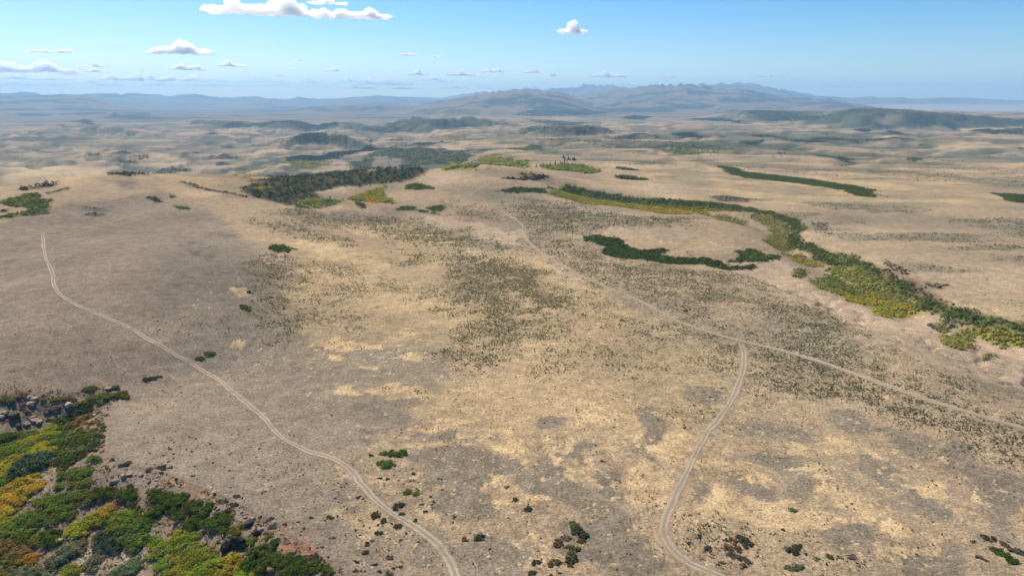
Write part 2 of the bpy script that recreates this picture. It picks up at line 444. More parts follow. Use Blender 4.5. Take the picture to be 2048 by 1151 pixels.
for q, a in [(B2(ell(1770, 700, 130, 34, 62)), 1.0), (B2(ell(1450, 655, 150, 34, 28)), .9), (B2(ell(1060, 420, 170, 45, 20)), .8), (B2(ell(1240, 500, 90, 28, 35)), .8),
          (B2(ell(620, 410, 90, 34, 0)), .8), (B2(ell(770, 505, 110, 30, 8)), .95), (B2(ell(850, 560, 30, 55, 0)), .8), (B2(ell(250, 740, 170, 80, 10)), .8),
          (B2(ell(600, 810, 330, 80, 8)), .7), (B2(ell(960, 710, 190, 60, 18)), .8), (B2(ell(1150, 790, 150, 50, 15)), .7), (B2(ell(250, 535, 240, 40, 6)), .7),
          (B2(ell(1630, 500, 60, 28, 10)), .8), (B2(ell(40, 420, 130, 80, 0)), .7), (B2(ell(450, 560, 90, 30, 30)), .7), (B2(ell(900, 370, 60, 40, 40)), .8),
          (B2(ell(1190, 1060, 40, 90, 0)), .5), (B2(ell(1360, 980, 150, 40, 0)), .5), (B2(ell(640, 700, 60, 30, 0)), .6), (B2(ell(820, 670, 60, 30, 0)), .6),
          (B1(ell(960, 390, 120, 45, 10)), .9), (B1(ell(1010, 500, 34, 80, -25)), .8), (B1(ell(950, 625, 70, 40, 0)), .8), (B1(ell(1090, 705, 200, 26, 5)), .7),
          (B1(ell(870, 655, 70, 14, 0)), .7), (B1(ell(1420, 570, 120, 50, 40)), .85), (B1(ell(1670, 362, 42, 26, 0)), 1.0), (B1(ell(1880, 440, 170, 40, 5)), .8),
          (B1(ell(1740, 620, 140, 120, 0)), .7), (B1(ell(1250, 420, 120, 26, 30)), .7), (B1(ell(380, 100, 190, 40, 10)), .8), (B1(ell(60, 65, 90, 20, 0)), .8),
          (B1(ell(620, 265, 260, 24, -8)), .8), (B1(ell(620, 390, 230, 18, -12)), .8), (B1(ell(800, 330, 120, 30, -20)), .7), (B1(ell(1420, 200, 190, 40, 12)), .8),
          (B1(ell(130, 560, 110, 40, 20)), .4), (B1(ell(150, 820, 70, 60, 0)), .6), (B1(ell(1150, 940, 130, 30, -10)), .6), (B1(ell(1930, 300, 60, 110, -20)), .7),
          (B1(ell(1500, 430, 60, 90, 10)), .6), (B1(ell(1800, 760, 200, 40, 15)), .6), (B1(ell(1180, 1120, 220, 40, 0)), .45), (B1(ell(290, 640, 60, 50, 0)), .4),
          (M0(ell(1420, 958, 42, 10, 0)), .9), (M0(ell(1920, 945, 110, 20, 0)), .9), (M0(ell(1990, 1015, 60, 22, 0)), .9), (M0(ell(1400, 645, 50, 18, 0)), .8),
          (M0(ell(1850, 400, 170, 60, 15)), .6), (M0(ell(1850, 540, 170, 60, 5)), .6), (M0(ell(1750, 640, 90, 60, 5)), .6), (M1(ell(230, 965, 60, 22, 0)), .9), (M1(ell(90, 940, 110, 22, 5)), .9),
          (M1(ell(240, 1060, 60, 18, 0)), .8), (M1(ell(420, 1020, 90, 22, 0)), .7), (M1(ell(30, 1010, 50, 22, 0)), .9), (M1(ell(430, 870, 60, 18, 0)), .8), (M1(ell(320, 310, 330, 45, 10)), .7), (M1(ell(160, 470, 150, 50, 10)), .5)]:
    k, m = soft(q, 2.6, 1.25); a = a * .95; m = sstep(.34, .66, m + .75 * n_g[k])
    mixc(COLR, k, STRAW * (0.98 + 0.25 * n_d[k][:, None]), m * a * (0.72 + 0.28 * sstep(-0.2, 0.2, n_d[k])))
    STRAWW[k] = np.maximum(STRAWW[k], m * a)
# bare tan and pinkish banks
for q, c, a, f in [(M1([(400, 190), (600, 215), (800, 250), (950, 300), (1050, 285), (1030, 370), (900, 365), (760, 330), (600, 290), (470, 240)]), PALE, .85, 7),
          (M1([(700, 390), (900, 430), (1200, 470), (1380, 560), (1500, 680), (1350, 620), (1150, 540), (900, 480)]), STRAW * .95, .6, 8),
          (M1([(1190, 470), (1290, 480), (1400, 570), (1380, 600), (1250, 550)]), PALE, .8, 4),
          (M1([(1300, 300), (1500, 270), (2014, 275), (2014, 345), (1800, 350), (1650, 330), (1500, 290), (1400, 320), (1380, 400), (1500, 440), (1700, 470), (2014, 500), (1700, 490), (1400, 430)]), PALE * .93, .75, 6),
          (M1([(900, 85), (1180, 80), (1300, 120), (1450, 170), (1700, 195), (1850, 215), (1600, 200), (1350, 180), (1200, 120), (1000, 95)]), PALE, .75, 6),
          (M1([(1700, 10), (2014, 30), (2014, 95), (1800, 90), (1500, 60), (1400, 30)]), PALE * .95, .7, 8),
          (M2([(0, 490), (200, 480), (320, 530), (480, 590), (820, 720), (1100, 900), (1420, 1060), (1700, 1151), (1450, 1151), (1100, 960), (850, 780), (560, 650), (300, 540)]), TAN * 1.22, .9, 6),
          (M2([(330, 500), (600, 440), (700, 520), (820, 640), (1000, 700), (1200, 790), (1450, 760), (1600, 900), (2014, 960), (2300, 1000), (2300, 1200), (1700, 1151), (1420, 1040), (1100, 890), (850, 715), (480, 580)]), PINK * 1.05, .85, 5),
          (M2([(60, 760), (200, 850), (350, 890), (300, 930), (120, 860), (0, 790)]), TAN, .5, 4),
          (M2([(1180, 500), (1400, 590), (1420, 650), (1600, 720), (1550, 740), (1400, 690), (1250, 600)]), RUST * 0.9, .45, 5),
          (M2([(700, 300), (1000, 400), (1300, 520), (2014, 800), (2014, 500), (1500, 300), (1000, 250)]), PALE * .88, .5, 16),
          (M2([(950, 310), (1100, 330), (1080, 370), (1000, 360)]), GREY, .6, 8),
          (M2([(1350, 470), (1500, 500), (1450, 530)]), GREY, .6, 8),
          (FL([(0, 680), (500, 660), (900, 700), (850, 740), (400, 780), (0, 800)]), STRAW, .8, 40),
          (FL([(320, 910), (500, 880), (470, 950), (400, 1010), (430, 950)]), TAN * 1.1, .8, 10),
          (FL([(950, 785), (1060, 775), (1200, 790), (1150, 830), (1020, 840)]), LITTER * 1.4, .8, 12),
          (FL([(500, 1020), (680, 990), (900, 1000), (1000, 1050), (700, 1040)]), LITTER * 1.8, .5, 8),
          (FC([(1150, 570), (1220, 465), (1330, 462), (1450, 490), (1330, 560), (1200, 590)]), GRAVEL * 1.1, .95, 5),
          (FC([(770, 490), (1000, 440), (1250, 395), (1100, 450), (900, 480)]), PALE, .8, 10),
          (FC([(800, 580), (900, 530), (1000, 515), (1040, 570), (900, 570)]), PALE * .9, .9, 6),
          (FC([(730, 745), (950, 715), (1150, 705), (1050, 730), (800, 755)]), PALE, .9, 4),
          (FC([(1600, 600), (1800, 575), (2048, 610), (2048, 680), (1700, 680)]), PALE * .95, .7, 12),
          (FC([(780, 900), (950, 860), (1000, 880), (850, 920)]), PALE, .7, 6),
          (T2([(0, 900), (150, 935), (230, 1000), (100, 1050), (0, 1010)]), STRAW * .9, .5, 20)]:
    k, m = soft(q, f)
    mixc(COLR, k, c, m * a)
# dark rocky streaks on the dome
for q in [M0(ell(1130, 375, 90, 16, 8)), M0(ell(1290, 315, 90, 14, 6)), M0(ell(1140, 420, 110, 20, 10)), M0(ell(1040, 560, 50, 16, 0)), M0(ell(990, 605, 40, 12, 0)), M0(ell(1380, 545, 60, 10, 5)), M0(ell(1120, 270, 26, 12, 20)),
          M0(ell(640, 850, 60, 12, 0)), M0(ell(430, 535, 50, 8, -8)), M0(ell(860, 760, 40, 12, 0)), M0(ell(590, 1138, 90, 10, -5)), M0(ell(230, 890, 60, 8, 0)), M0(ell(560, 165, 110, 10, 5)), B0(ell(1430, 240, 70, 14, 5)), B0(ell(1700, 235, 60, 14, 0)), B0(ell(1100, 320, 40, 10, 0)),
          B1(ell(120, 385, 60, 14, 0)), B1(ell(230, 325, 90, 16, 5))]:
    k, m = soft(q, 3.0, 1.2)
    mixc(COLR, k, LITTER * 1.2, m * 0.9 * sstep(-0.3, 0.2, n_d[k]))
# soil of the ravine
k, m = soft(rim_px + [(700, 1400), (-700, 1400)], 5)
mixc(COLR, k, SOIL, m * 0.85)
mixc(COLR, k, RUST, m * 0.55 * sstep(0.12, 0.38, n_c[k] + 0.3 * n_d[k]))
for q in [B0(ell(1020, 830, 90, 30, 10)), B0(ell(1190, 880, 60, 40, 0)), B0(ell(690, 720, 60, 30, -30)), B0(ell(500, 340, 60, 40, 0)), B0(ell(1730, 1000, 90, 30, 10))]:
    k, m = soft(q, 2.0); mixc(COLR, k, RUST, m * 0.8)
for q in [B0(ell(220, 640, 150, 40, -45)), B0(ell(640, 1030, 150, 60, -30)), B0(ell(260, 1020, 80, 30, -30))]:
    k, m = soft(q, 2.0); mixc(COLR, k, RGB(0.30, 0.235, 0.17), m * 0.75)
k, m = soft(B0([(350, 1100), (470, 1000), (640, 960), (880, 1000), (900, 1151), (500, 1200), (300, 1200)]), 3)
mixc(COLR, k, RGB(0.33, 0.255, 0.17), m * 0.7)

# sagebrush fields
SAGE_F = [(M1([(600, 420), (900, 430), (1200, 560), (1300, 640), (1420, 700), (1260, 850), (1200, 900), (1000, 920), (900, 1000), (820, 1090), (660, 1050), (760, 900), (740, 860), (850, 780), (600, 720), (560, 620), (660, 520)]), 1.0),
          (M1([(0, 195), (400, 205), (700, 290), (900, 350), (1000, 400), (700, 385), (400, 365), (100, 265)]), .8),
          (M1([(1000, 110), (1300, 130), (1700, 215), (2014, 215), (2014, 265), (1500, 262), (1350, 300), (1100, 320), (1050, 200)]), .75),
          (M1([(1080, 330), (1340, 340), (1500, 450), (1700, 485), (2014, 520), (2014, 820), (1800, 680), (1400, 560), (1230, 450)]), .7),
          (M1([(300, 420), (540, 425), (560, 480), (360, 480)]), .8), (M1([(430, 630), (545, 640), (520, 685), (450, 665)]), .9), (M1([(0, 600), (110, 610), (90, 680), (0, 690)]), .8),
          (M1([(10, 800), (110, 770), (100, 800), (20, 830)]), .9), (M1([(1440, 960), (1690, 970), (1740, 1040), (1640, 1110), (1540, 1060)]), .8), (M1([(1200, 960), (1300, 950), (1320, 1080), (1220, 1050)]), .7),
          (M1([(200, 560), (300, 570), (350, 640), (220, 610)]), .7), (M1([(1500, 740), (1950, 900), (1900, 960), (1440, 820)]), .5), (M1([(580, 120), (900, 180), (960, 230), (700, 230)]), .5),
          (M2([(0, 510), (300, 530), (480, 600), (540, 690), (800, 720), (1000, 850), (1100, 960), (1250, 1060), (1500, 1151), (500, 1151), (400, 1000), (400, 930), (330, 870), (560, 800), (300, 690), (60, 740), (0, 720)]), .8),
          (M2([(600, 800), (900, 760), (1100, 960), (1270, 1100), (900, 1090), (640, 950)]), 1.0), (M2([(0, 830), (300, 920), (370, 1020), (330, 1110), (250, 990), (0, 900)]), .8),
          (B2([(400, -10), (1000, -20), (1250, 50), (1500, 130), (1750, 250), (2014, 350), (2300, 430), (2300, 560), (2014, 480), (1700, 400), (1300, 280), (1000, 190), (650, 90), (400, 60)]), 1.0),
          (B2([(1350, 30), (1560, 10), (1700, 110), (1950, 240), (2100, 300), (2014, 290), (1700, 180)]), .9), (B2([(140, 170), (270, 180), (260, 230), (150, 235)]), .8),
          (B2([(1500, 30), (1620, 10), (1600, 60)]), .8),
          (M0([(1450, 230), (1700, 260), (2014, 340), (2014, 380), (1750, 330), (1600, 290)]), .8), (M0([(1560, 180), (1750, 165), (2014, 215), (2014, 275), (1700, 245)]), .7),
          (M0([(1440, 470), (1600, 440), (1760, 480), (1740, 560), (1640, 600), (1690, 700), (1700, 850), (1640, 920), (1560, 880), (1570, 700), (1480, 560)]), .95),
          (M0([(1900, 600), (1990, 590), (1980, 690), (1900, 700)]), .8), (M0([(1800, 480), (2014, 500), (2014, 560), (1850, 550)]), .6), (M0([(1800, 750), (1900, 750), (1880, 800), (1820, 800)]), .8), (M0([(1700, 690), (1790, 700), (1770, 740), (1700, 735)]), .8), (M0([(1950, 790), (2014, 780), (2014, 840), (1960, 830)]), .7),
          (B2([(250, 940), (440, 960), (470, 1050), (420, 1100), (300, 1080)]), .7), (B2([(620, 960), (720, 980), (730, 1120), (600, 1110)]), .6), (B2([(80, 930), (230, 960), (220, 1020), (90, 1040)]), .6)]
for q, a in SAGE_F:
    k, m = soft(q, 16.0, 2.4)
    SAGEW[k] = np.maximum(SAGEW[k], m * a)
fade = sstep(480, 900, FLATR)
mixc(COLR, ALL, SAGE, SAGEW * (0.34 + 0.30 * fade) * sstep(-0.45, 0.1, n_c))
# grey-green sage bands over the right-hand bench
k, m = soft([(1340, 380), (1750, 395), (2100, 420), (2300, 480), (2300, 700), (2048, 620), (1800, 520), (1640, 460), (1500, 410)], 30)
mixc(COLR, k, SAGE * 1.15, m * 0.6 * sstep(0.0, 0.3, fbm(FLATX[k] / 130, FLATY[k] / 40, 4, 571, .6)))
SAGEW[k] = np.maximum(SAGEW[k], m * 0.35 * sstep(0.02, 0.3, fbm(FLATX[k] / 130, FLATY[k] / 40, 4, 571, .6)))
for q, a in [(T2([(0, 960), (150, 945), (220, 1010), (230, 1060), (100, 1060), (0, 1040)]), .55), (T2([(370, 905), (700, 915), (800, 935), (500, 935)]), .5), (T2([(1000, 985), (1170, 985), (1100, 1005)]), .6), (T2([(600, 1060), (800, 1080), (860, 1120), (700, 1110)]), .4),
             (M2([(300, 40), (700, 60), (850, 90), (600, 80)]), .5), (M1([(680, 50), (960, 70), (1180, 90), (1250, 130), (1000, 140), (860, 120)]), .5), (FC([(0, 790), (130, 770), (250, 660), (0, 690)]), .5), (T2([(1500, 900), (2014, 850), (2014, 940), (1700, 925)]), .4)]:
    k, m = soft(q, 12.0, 1.2); mixc(COLR, k, SAGE * 1.1, m * a)
# dark brush on the mesa fronts and canyon floors
for q, c, a, f in [([(1380, 240), (1450, 228), (1500, 220), (1580, 222), (1650, 222), (1700, 220), (1760, 222), (1850, 226), (2048, 236), (2300, 240), (2300, 256), (1950, 256), (1800, 258), (1720, 256), (1640, 246), (1500, 243)], BRUSH * 1.15 + GREEN * .12, .85, 60),
          (FC([(500, 345), (600, 285), (680, 268), (800, 285), (1010, 308), (1000, 352), (700, 357)]), BRUSH, .85, 14), (FC([(1100, 340), (1200, 315), (1205, 348)]), BRUSH, .85, 8),
          (FC([(-280, 170), (0, 185), (150, 180), (300, 190), (500, 170), (620, 175), (900, 190), (900, 218), (600, 222), (300, 222), (50, 228), (-150, 205)]), BRUSH, .7, 24),
          (FC([(1320, 203), (1450, 155), (1700, 155), (1900, 180), (2048, 188), (2250, 200), (2048, 222), (1800, 232), (1550, 222)]), BRUSH, .8, 24),
          (FC([(1500, 100), (1650, 75), (1900, 80), (1800, 110), (1600, 112)]), BRUSH * 1.2, .6, 40),
          (FC([(1000, 225), (1200, 215), (1500, 255), (1300, 270), (1050, 262)]), BRUSH * 1.4, .6, 24)]:
    k, m = soft(q, f); mixc(COLR, k, c, m * a * (0.6 + 0.4 * sstep(-0.2, 0.25, n_a[k])))
k, m = soft(T2([(1130, 690), (1250, 672), (1330, 680), (1300, 695), (1150, 700)]), 20); mixc(COLR, k, PALE, m * .85)
k, m = soft(T2([(1650, 750), (1850, 735), (2014, 718), (2014, 730), (1850, 748)]), 12); mixc(COLR, k, PALE, m * .85)
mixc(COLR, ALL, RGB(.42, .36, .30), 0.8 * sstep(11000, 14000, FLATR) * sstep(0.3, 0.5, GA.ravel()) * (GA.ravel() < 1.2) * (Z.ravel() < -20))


# ------------------------------------------------------------------ brush: leaf colours and where each thicket stands
DKG = RGB(0.098, 0.138, 0.028); MDG = RGB(0.16, 0.205, 0.042); OLV = RGB(0.33, 0.30, 0.09); YEL = RGB(0.46, 0.37, 0.045); GLD = RGB(0.60, 0.38, 0.03)
JUN = RGB(0.046, 0.055, 0.030); SGE = RGB(0.205, 0.195, 0.125); BRN = RGB(0.16, 0.115, 0.07); LIM = RGB(0.33, 0.35, 0.07); GRY = RGB(0.105, 0.10, 0.07)

THICKETS = []
def mix_tint(mix, x, y, rad):
    cl = np.array([m_[0] for m_ in mix]); w = np.array([m_[1] for m_ in mix], float); w /= w.sum()
    field = vnoise(x / (rad * 6), y / (rad * 6), 91) * .7 + vnoise(x / (rad * 1.7), y / (rad * 1.7), 93) * .3
    order = np.argsort(np.argsort(field)) / max(1, len(field))
    return cl[np.minimum(np.searchsorted(np.cumsum(w), order), len(w) - 1)] * RNG.normal(1, .10, (len(x), 1))
def thicket(polys, name, label, cat="thicket", cover=1.5, most=13000):
    """brush that closes into one mass: polygons with the mix of leaf colours, the shrub radius and height"""
    THICKETS.append((polys, name, label, cat, cover, most))
    for poly, mix, rad, hgt in polys:          # low growth and leaf litter under it, darkened to carry the leaf shading
        q0 = hit(*poly[0])[0]; q1 = math.hypot(q0[0], q0[1])
        k, m = soft(poly, max(1.2, rad * .8, q1 * .004), 0.3 + 0.5 * min(1, q1 / 1500))
        if len(k):
            c = sum(m_[0] * m_[1] for m_ in mix) / sum(m_[1] for m_ in mix)
            mixc(COLR, k, c * 0.62, m * (0.85 if cover > 1.25 else 0.45))
            SAGEW[k] *= (1 - m)
band = M2([(0, 118), (170, 122), (350, 142), (560, 182), (690, 222), (790, 278), (712, 308), (745, 350), (860, 398), (1010, 437), (1150, 487), (1225, 560), (1380, 607), (1402, 668), (1560, 718), (1750, 758), (2014, 828), (2240, 880), (2240, 960), (2014, 900), (1850, 852), (1700, 832), (1560, 792), (1410, 745), (1390, 690), (1250, 622), (1180, 562), (1100, 502), (880, 492), (780, 422), (700, 392), (640, 400), (640, 335), (700, 292), (630, 245), (560, 205), (400, 180), (200, 160), (0, 150)])
thicket([(band, [(DKG, 5), (MDG * .8, 2)], 1.16, 1.37), (M1([(1180, 50), (1300, 22), (1450, 58), (1700, 98), (2014, 118), (2014, 152), (1800, 142), (1500, 112), (1300, 72)]), [(DKG, 3), (MDG, 2)], 1.22, 1.37),
         (M1([(885, 66), (1000, 45), (1180, 52), (1195, 76), (960, 72)]), [(DKG, 1)], 1.22, 1.37)], "shrub_thicket", "long dark green thicket band snaking down the drainage below the bench", cover=2.1)
thicket([(M1([(1190, 75), (1300, 70), (1500, 110), (1800, 140), (2014, 150), (2230, 162), (2014, 165), (1800, 155), (1500, 130), (1290, 105)]), [(OLV, 1), (LIM, 1)], 1.16, 1.37),
         (M1([(1280, 100), (1420, 90), (1600, 125), (1900, 152), (2060, 158), (2260, 170), (2120, 184), (2000, 198), (1850, 195), (1600, 150), (1420, 140)]), [(OLV, 3), (YEL, 3), (GLD, 1), (LIM, 1)], 1.10, 1.27)], "willow_thicket", "golden and lime willow thicket at the upper end of the drainage", cover=1.8)
thicket([(M2([(405, 198), (560, 200), (690, 280), (640, 322), (700, 392), (600, 405), (520, 350), (560, 300), (520, 260)]), [(OLV, 4), (LIM * .8, 1), (SGE, 1)], 1.10, 1.16)], "willow_thicket", "olive thicket filling the bend of the dark green band", cover=1.9)
thicket([(M2([(180, 200), (300, 190), (420, 240), (400, 262), (260, 232)]), [(OLV, 3), (SGE, 2)], 0.98, 0.95)], "willow_thicket", "thin grey-olive patch just above the bend of the band", cover=1.3)
thicket([(M2([(620, 420), (720, 418), (880, 490), (800, 502), (700, 470)]), [(SGE, 2), (YEL, 3), (OLV, 2)], 1.04, 1.05)], "willow_thicket", "small yellow-centred thicket just below the bend of the band", cover=1.5)
thicket([(M2([(890, 502), (1100, 500), (1180, 560), (1250, 620), (1390, 690), (1400, 740), (1200, 700), (1060, 640), (1050, 590), (900, 540)]), [(OLV, 4), (MDG, 1), (LIM, 1)], 1.04, 1.16),
         (M2([(790, 580), (900, 550), (1050, 620), (1100, 650), (960, 660), (830, 620)]), [(OLV, 3), (MDG, 2)], 1.04, 1.16),
         (M2([(970, 650), (1150, 630), (1200, 690), (1400, 720), (1410, 750), (1280, 790), (1200, 790), (1150, 750), (1200, 710), (1080, 720), (980, 690)]), [(YEL, 4), (LIM, 2), (OLV, 1)], 1.04, 1.16)],
        "willow_thicket", "large olive and yellow thicket lobe beside the dark band", cover=1.9)
thicket([(M2([(1450, 832), (1600, 800), (1740, 822), (1600, 852), (1560, 885)]), [(OLV, 3), (SGE, 3)], 0.91, 0.95)], "willow_thicket", "low grey-olive thicket on the bare bank above the hooked one", cover=1.6)
thicket([(M2([(1540, 900), (1650, 860), (1850, 850), (2014, 900), (2200, 930), (2200, 1000), (2014, 955), (1850, 950), (1720, 900), (1690, 970), (1580, 960)]), [(OLV, 3), (LIM, 2), (YEL * .8, 1)], 1.4, 1.3)], "willow_thicket", "hook-shaped lime thicket at the photo's right edge", cover=1.9)
thicket([(M2(ell(720, 535, 42, 26)), [(OLV, 1), (MDG, 1)], 0.91, 0.95)], "willow_thicket", "little round green thicket on the bare bank near the yellow one", cover=1.7)
thicket([(M2(ell(1820, 1020, 38, 16, -15)), [(OLV, 1), (MDG, 1), (SGE, 1)], 1.2, 1.5)], "willow_thicket", "lone small green clump on the pink eroded bank", cover=1.5)
thicket([(M1([(1398, 328), (1480, 314), (1600, 343), (1660, 385), (1750, 405), (1850, 390), (1905, 403), (1830, 430), (2014, 458), (2014, 478), (1880, 482), (1750, 458), (1580, 447), (1500, 412), (1520, 380), (1410, 352)]), [(DKG * .9, 5), (MDG * .7, 1)], 1.10, 1.16),
         (M2([(0, 450), (150, 445), (250, 465), (320, 495), (450, 490), (440, 510), (280, 515), (150, 482), (0, 480)]), [(DKG * .9, 1)], 1.10, 1.16)], "shrub_thicket", "dark green tongue-shaped thicket lying in the shallow swale", cover=2.2)
thicket([(M2([(345, 410), (480, 400), (520, 440), (600, 430), (600, 455), (500, 470), (400, 470), (320, 480), (340, 455), (390, 430)]), [(DKG, 3), (MDG, 1)], 1.10, 1.16)], "shrub_thicket", "dark green clump between the tongue-shaped thicket and the long band", cover=1.8)
thicket([(T2([(245, 952), (330, 962), (400, 988), (560, 1008), (800, 1033), (950, 1058), (1100, 1080), (1165, 1135), (1080, 1130), (950, 1092), (700, 1052), (450, 1027), (300, 988)]), [(DKG, 3), (MDG * .8, 1)], 1.35, 1.48)], "shrub_thicket", "straight dark green hedge-like strip on the bench beyond the drainage", cover=2.0)
thicket([([(1988, 386), (2060, 390), (2060, 408), (2010, 402)], [(DKG, 1)], 1.22, 1.27)], "shrub_thicket", "dark thicket cut by the photo's right edge above the bench", cover=1.7)
thicket([(FL([(0, 950), (150, 910), (250, 890), (320, 900), (310, 930), (430, 945), (370, 990), (420, 1020), (330, 1060), (200, 1072), (0, 1090), (-150, 1090), (0, 1070), (150, 1055), (230, 1010), (260, 992), (100, 992), (0, 972), (-150, 960)]), [(MDG, 4), (OLV, 1), (DKG, 1)], 1.7, 1.4)], "shrub_thicket", "bright green brush patch on the dome at the photo's left edge", cover=2.0)
thicket([(FL([(190, 893), (300, 885), (320, 905), (250, 908)]), [(JUN, 1)], 1.22, 1.37), (FL([(380, 885), (470, 860), (560, 838), (560, 846), (400, 892)]), [(JUN, 2), (OLV, 1)], 0.98, 1.05), (FL([(0, 1020), (100, 1025), (60, 1045), (0, 1045)]), [(BRN * .5, 1)], 1.5, 1.2)], "juniper_scrub", "dark scrub line along the upper rim of the left green patch", cover=1.2)
thicket([(M0(ell(1615, 396, 64, 20, 4)), [(DKG, 3), (MDG, 1)], 1.4, 1.5)], "shrub_thicket", "isolated green oval thicket at the foot of the gravel dome", cover=2.3)
thicket([(FL([(1420, 985), (1520, 995), (1575, 1018), (1480, 1022), (1440, 1005)]), [(MDG, 2), (DKG, 1)], 0.91, 0.79)], "shrub_thicket", "small green patch on the far shoulder of the dome", cover=2.0)
thicket([(FL([(1190, 920), (1260, 915), (1330, 958), (1290, 962)]), [(JUN, 1)], 1.04, 1.05), (FL([(1390, 905), (1430, 900), (1440, 925), (1400, 925)]), [(JUN, 1), (OLV, 1)], 0.98, 1.05)], "juniper_scrub", "dark juniper scrub on the far shoulder of the dome", cover=1.3)
thicket([(FL([(690, 1065), (760, 1045), (860, 1062), (780, 1078)]), [(JUN, 2), (DKG, 2)], 1.4, 1.5), (FL([(680, 1000), (760, 1000), (900, 1025), (820, 1020)]), [(BRN * .45, 1)], 1.1, .9)], "juniper_scrub", "broken dark scrub below the crest of the gravel dome", cover=.9)
thicket([(FL([(1480, 790), (1560, 800), (1700, 850), (1880, 880), (2010, 905), (2048, 930), (1900, 895), (1700, 865), (1500, 805)]), [(JUN, 2), (SGE * .7, 1)], 0.98, 0.84)], "juniper_scrub", "thin dark scrub strung along the dome's edge above the canyon", cover=1.0)
thicket([(FC([(1390, 912), (1450, 870), (1560, 870), (1545, 905), (1420, 902)]), [(DKG, 3), (MDG, 1)], 1.04, 0.95), (FC([(1640, 880), (1780, 860), (1805, 880), (1760, 910), (1700, 910), (1762, 940), (1690, 932), (1690, 902)]), [(DKG, 1)], 1.04, 0.95), (FC([(1560, 898), (1665, 904), (1650, 922), (1580, 915)]), [(DKG, 1)], 1.04, 0.95)], "shrub_thicket", "scattered dark green clumps on the slope under the knoll", cover=1.9)
thicket([(FC([(1475, 705), (1550, 680), (1700, 708), (1725, 728), (1500, 732)]), [(DKG, 2), (MDG, 1)], 1.16, 1.27)], "shrub_thicket", "dark green clump perched below the crest of the knoll", cover=1.9)
thicket([(FC([(1010, 802), (1180, 742), (1330, 700), (1280, 762), (1395, 832), (1380, 852), (1200, 832), (1050, 828)]), [(LIM, 3), (YEL, 3), (MDG, 2)], 1.16, 1.37), (FC(ell(1205, 822, 56, 20, 12)), [(GLD, 1)], 1.16, 1.27), (FC([(1060, 830), (1150, 850), (1160, 885), (1120, 885)]), [(DKG, 1)], 1.16, 1.16)], "aspen_thicket", "lime and gold aspen thicket beside the canyon mouth", cover=1.9)
thicket([(FC([(578, 842), (680, 810), (940, 820), (945, 852), (720, 892), (600, 882)]), [(MDG, 3), (LIM, 2), (OLV, 2)], 2.0, 3.0)], "aspen_thicket", "pale green aspen thicket at the lower end of the dark canyon", cover=2.0)
thicket([(FC([(130, 722), (400, 642), (560, 622), (720, 602), (900, 580), (1050, 578), (1180, 600), (1300, 560), (1440, 520), (1600, 540), (1640, 592), (1560, 652), (1400, 682), (1300, 692), (1180, 702), (950, 717), (750, 752), (780, 802), (600, 842), (520, 862), (400, 832), (250, 802)]), [(JUN, 6), (DKG * .8, 2), (GRY * .6, 1)], 2.2, 3.4)], "juniper_wood", "dark juniper wood filling the canyon below the dome", cover=1.7, most=9000)
thicket([(FC([(1000, 522), (1150, 470), (1220, 422), (1420, 390), (1700, 400), (2000, 420), (2010, 470), (1850, 502), (1750, 512), (1600, 532), (1450, 512), (1470, 490), (1330, 458), (1205, 462), (1135, 590), (1050, 570)]), [(JUN, 5), (DKG, 2), (MDG * .8, 1), (OLV, 1)], 2.4, 3.2),
         (FC([(510, 472), (800, 452), (1000, 422), (1200, 380), (1400, 395), (1100, 422), (800, 490), (600, 502)]), [(JUN, 1)], 2.4, 3.0)], "juniper_wood", "dark juniper wood around the bald knob farther up the canyon", cover=1.5, most=6000)
thicket([(FC([(1780, 552), (1850, 525), (2040, 540), (2030, 568), (1800, 577)]), [(LIM, 2), (YEL * .8, 1), (MDG, 2)], 2.2, 3.2)], "aspen_thicket", "lime aspen thicket behind the knoll crest", cover=2.0)
thicket([(FC([(430, 512), (720, 502), (850, 530), (740, 572), (560, 562)]), [(MDG, 2), (OLV, 3), (YEL, 1)], 2.4, 3.0), (FC([(120, 652), (200, 602), (265, 610), (150, 652)]), [(YEL, 1), (OLV, 2)], 2.4, 2.5), (FC([(205, 652), (420, 640), (425, 666), (200, 668)]), [(GLD * .8, 1), (BRN, 1)], 1.35, 0.95), (FC([(230, 725), (370, 705), (300, 735)]), [(YEL, 2), (OLV, 1)], 1.35, 1.32)], "aspen_thicket", "scattered yellow-green aspen patches on the valley floor left of the canyon", cover=1.5)
# aspens round the conifers
thicket([(CG([(700, 432), (870, 430), (1000, 412), (1300, 420), (1360, 442), (1540, 492), (1580, 542), (1500, 556), (1320, 542), (1200, 506), (900, 492), (720, 462)]), [(MDG, 4), (LIM, 2), (OLV, 1)], 2.3, 5.0)], "aspen_grove", "green aspen grove at the foot of the dark conifers", cover=2.2)
thicket([(T1([(800, 922), (900, 886), (925, 910), (1060, 930), (1100, 945), (1050, 965), (880, 965)]), [(MDG, 3), (LIM, 2), (OLV, 2), (YEL, 1)], 2.4, 4.0), (CG([(300, 542), (420, 520), (600, 560), (430, 602)]), [(YEL * .8, 1), (OLV, 2)], 2.0, 1.5)], "aspen_grove", "green and yellow aspen grove left of the conifers", cover=1.9)
thicket([(CG([(0, 625), (200, 630), (480, 640), (700, 640), (800, 600), (720, 565), (500, 610), (300, 600), (440, 645), (200, 645)]), [(JUN, 2), (GRY * .8, 2)], 2.0, 2.2)], "juniper_scrub", "grey-dark scrub among rocks in the hollow below the conifers", cover=1.5)
thicket([(CG([(180, 152), (380, 135), (480, 92), (620, 84), (655, 115), (600, 165), (400, 168)]), [(MDG, 2), (DKG, 1)], 2.4, 4.0)], "aspen_grove", "green grove alone on the tan slope behind the conifers", cover=2.0)
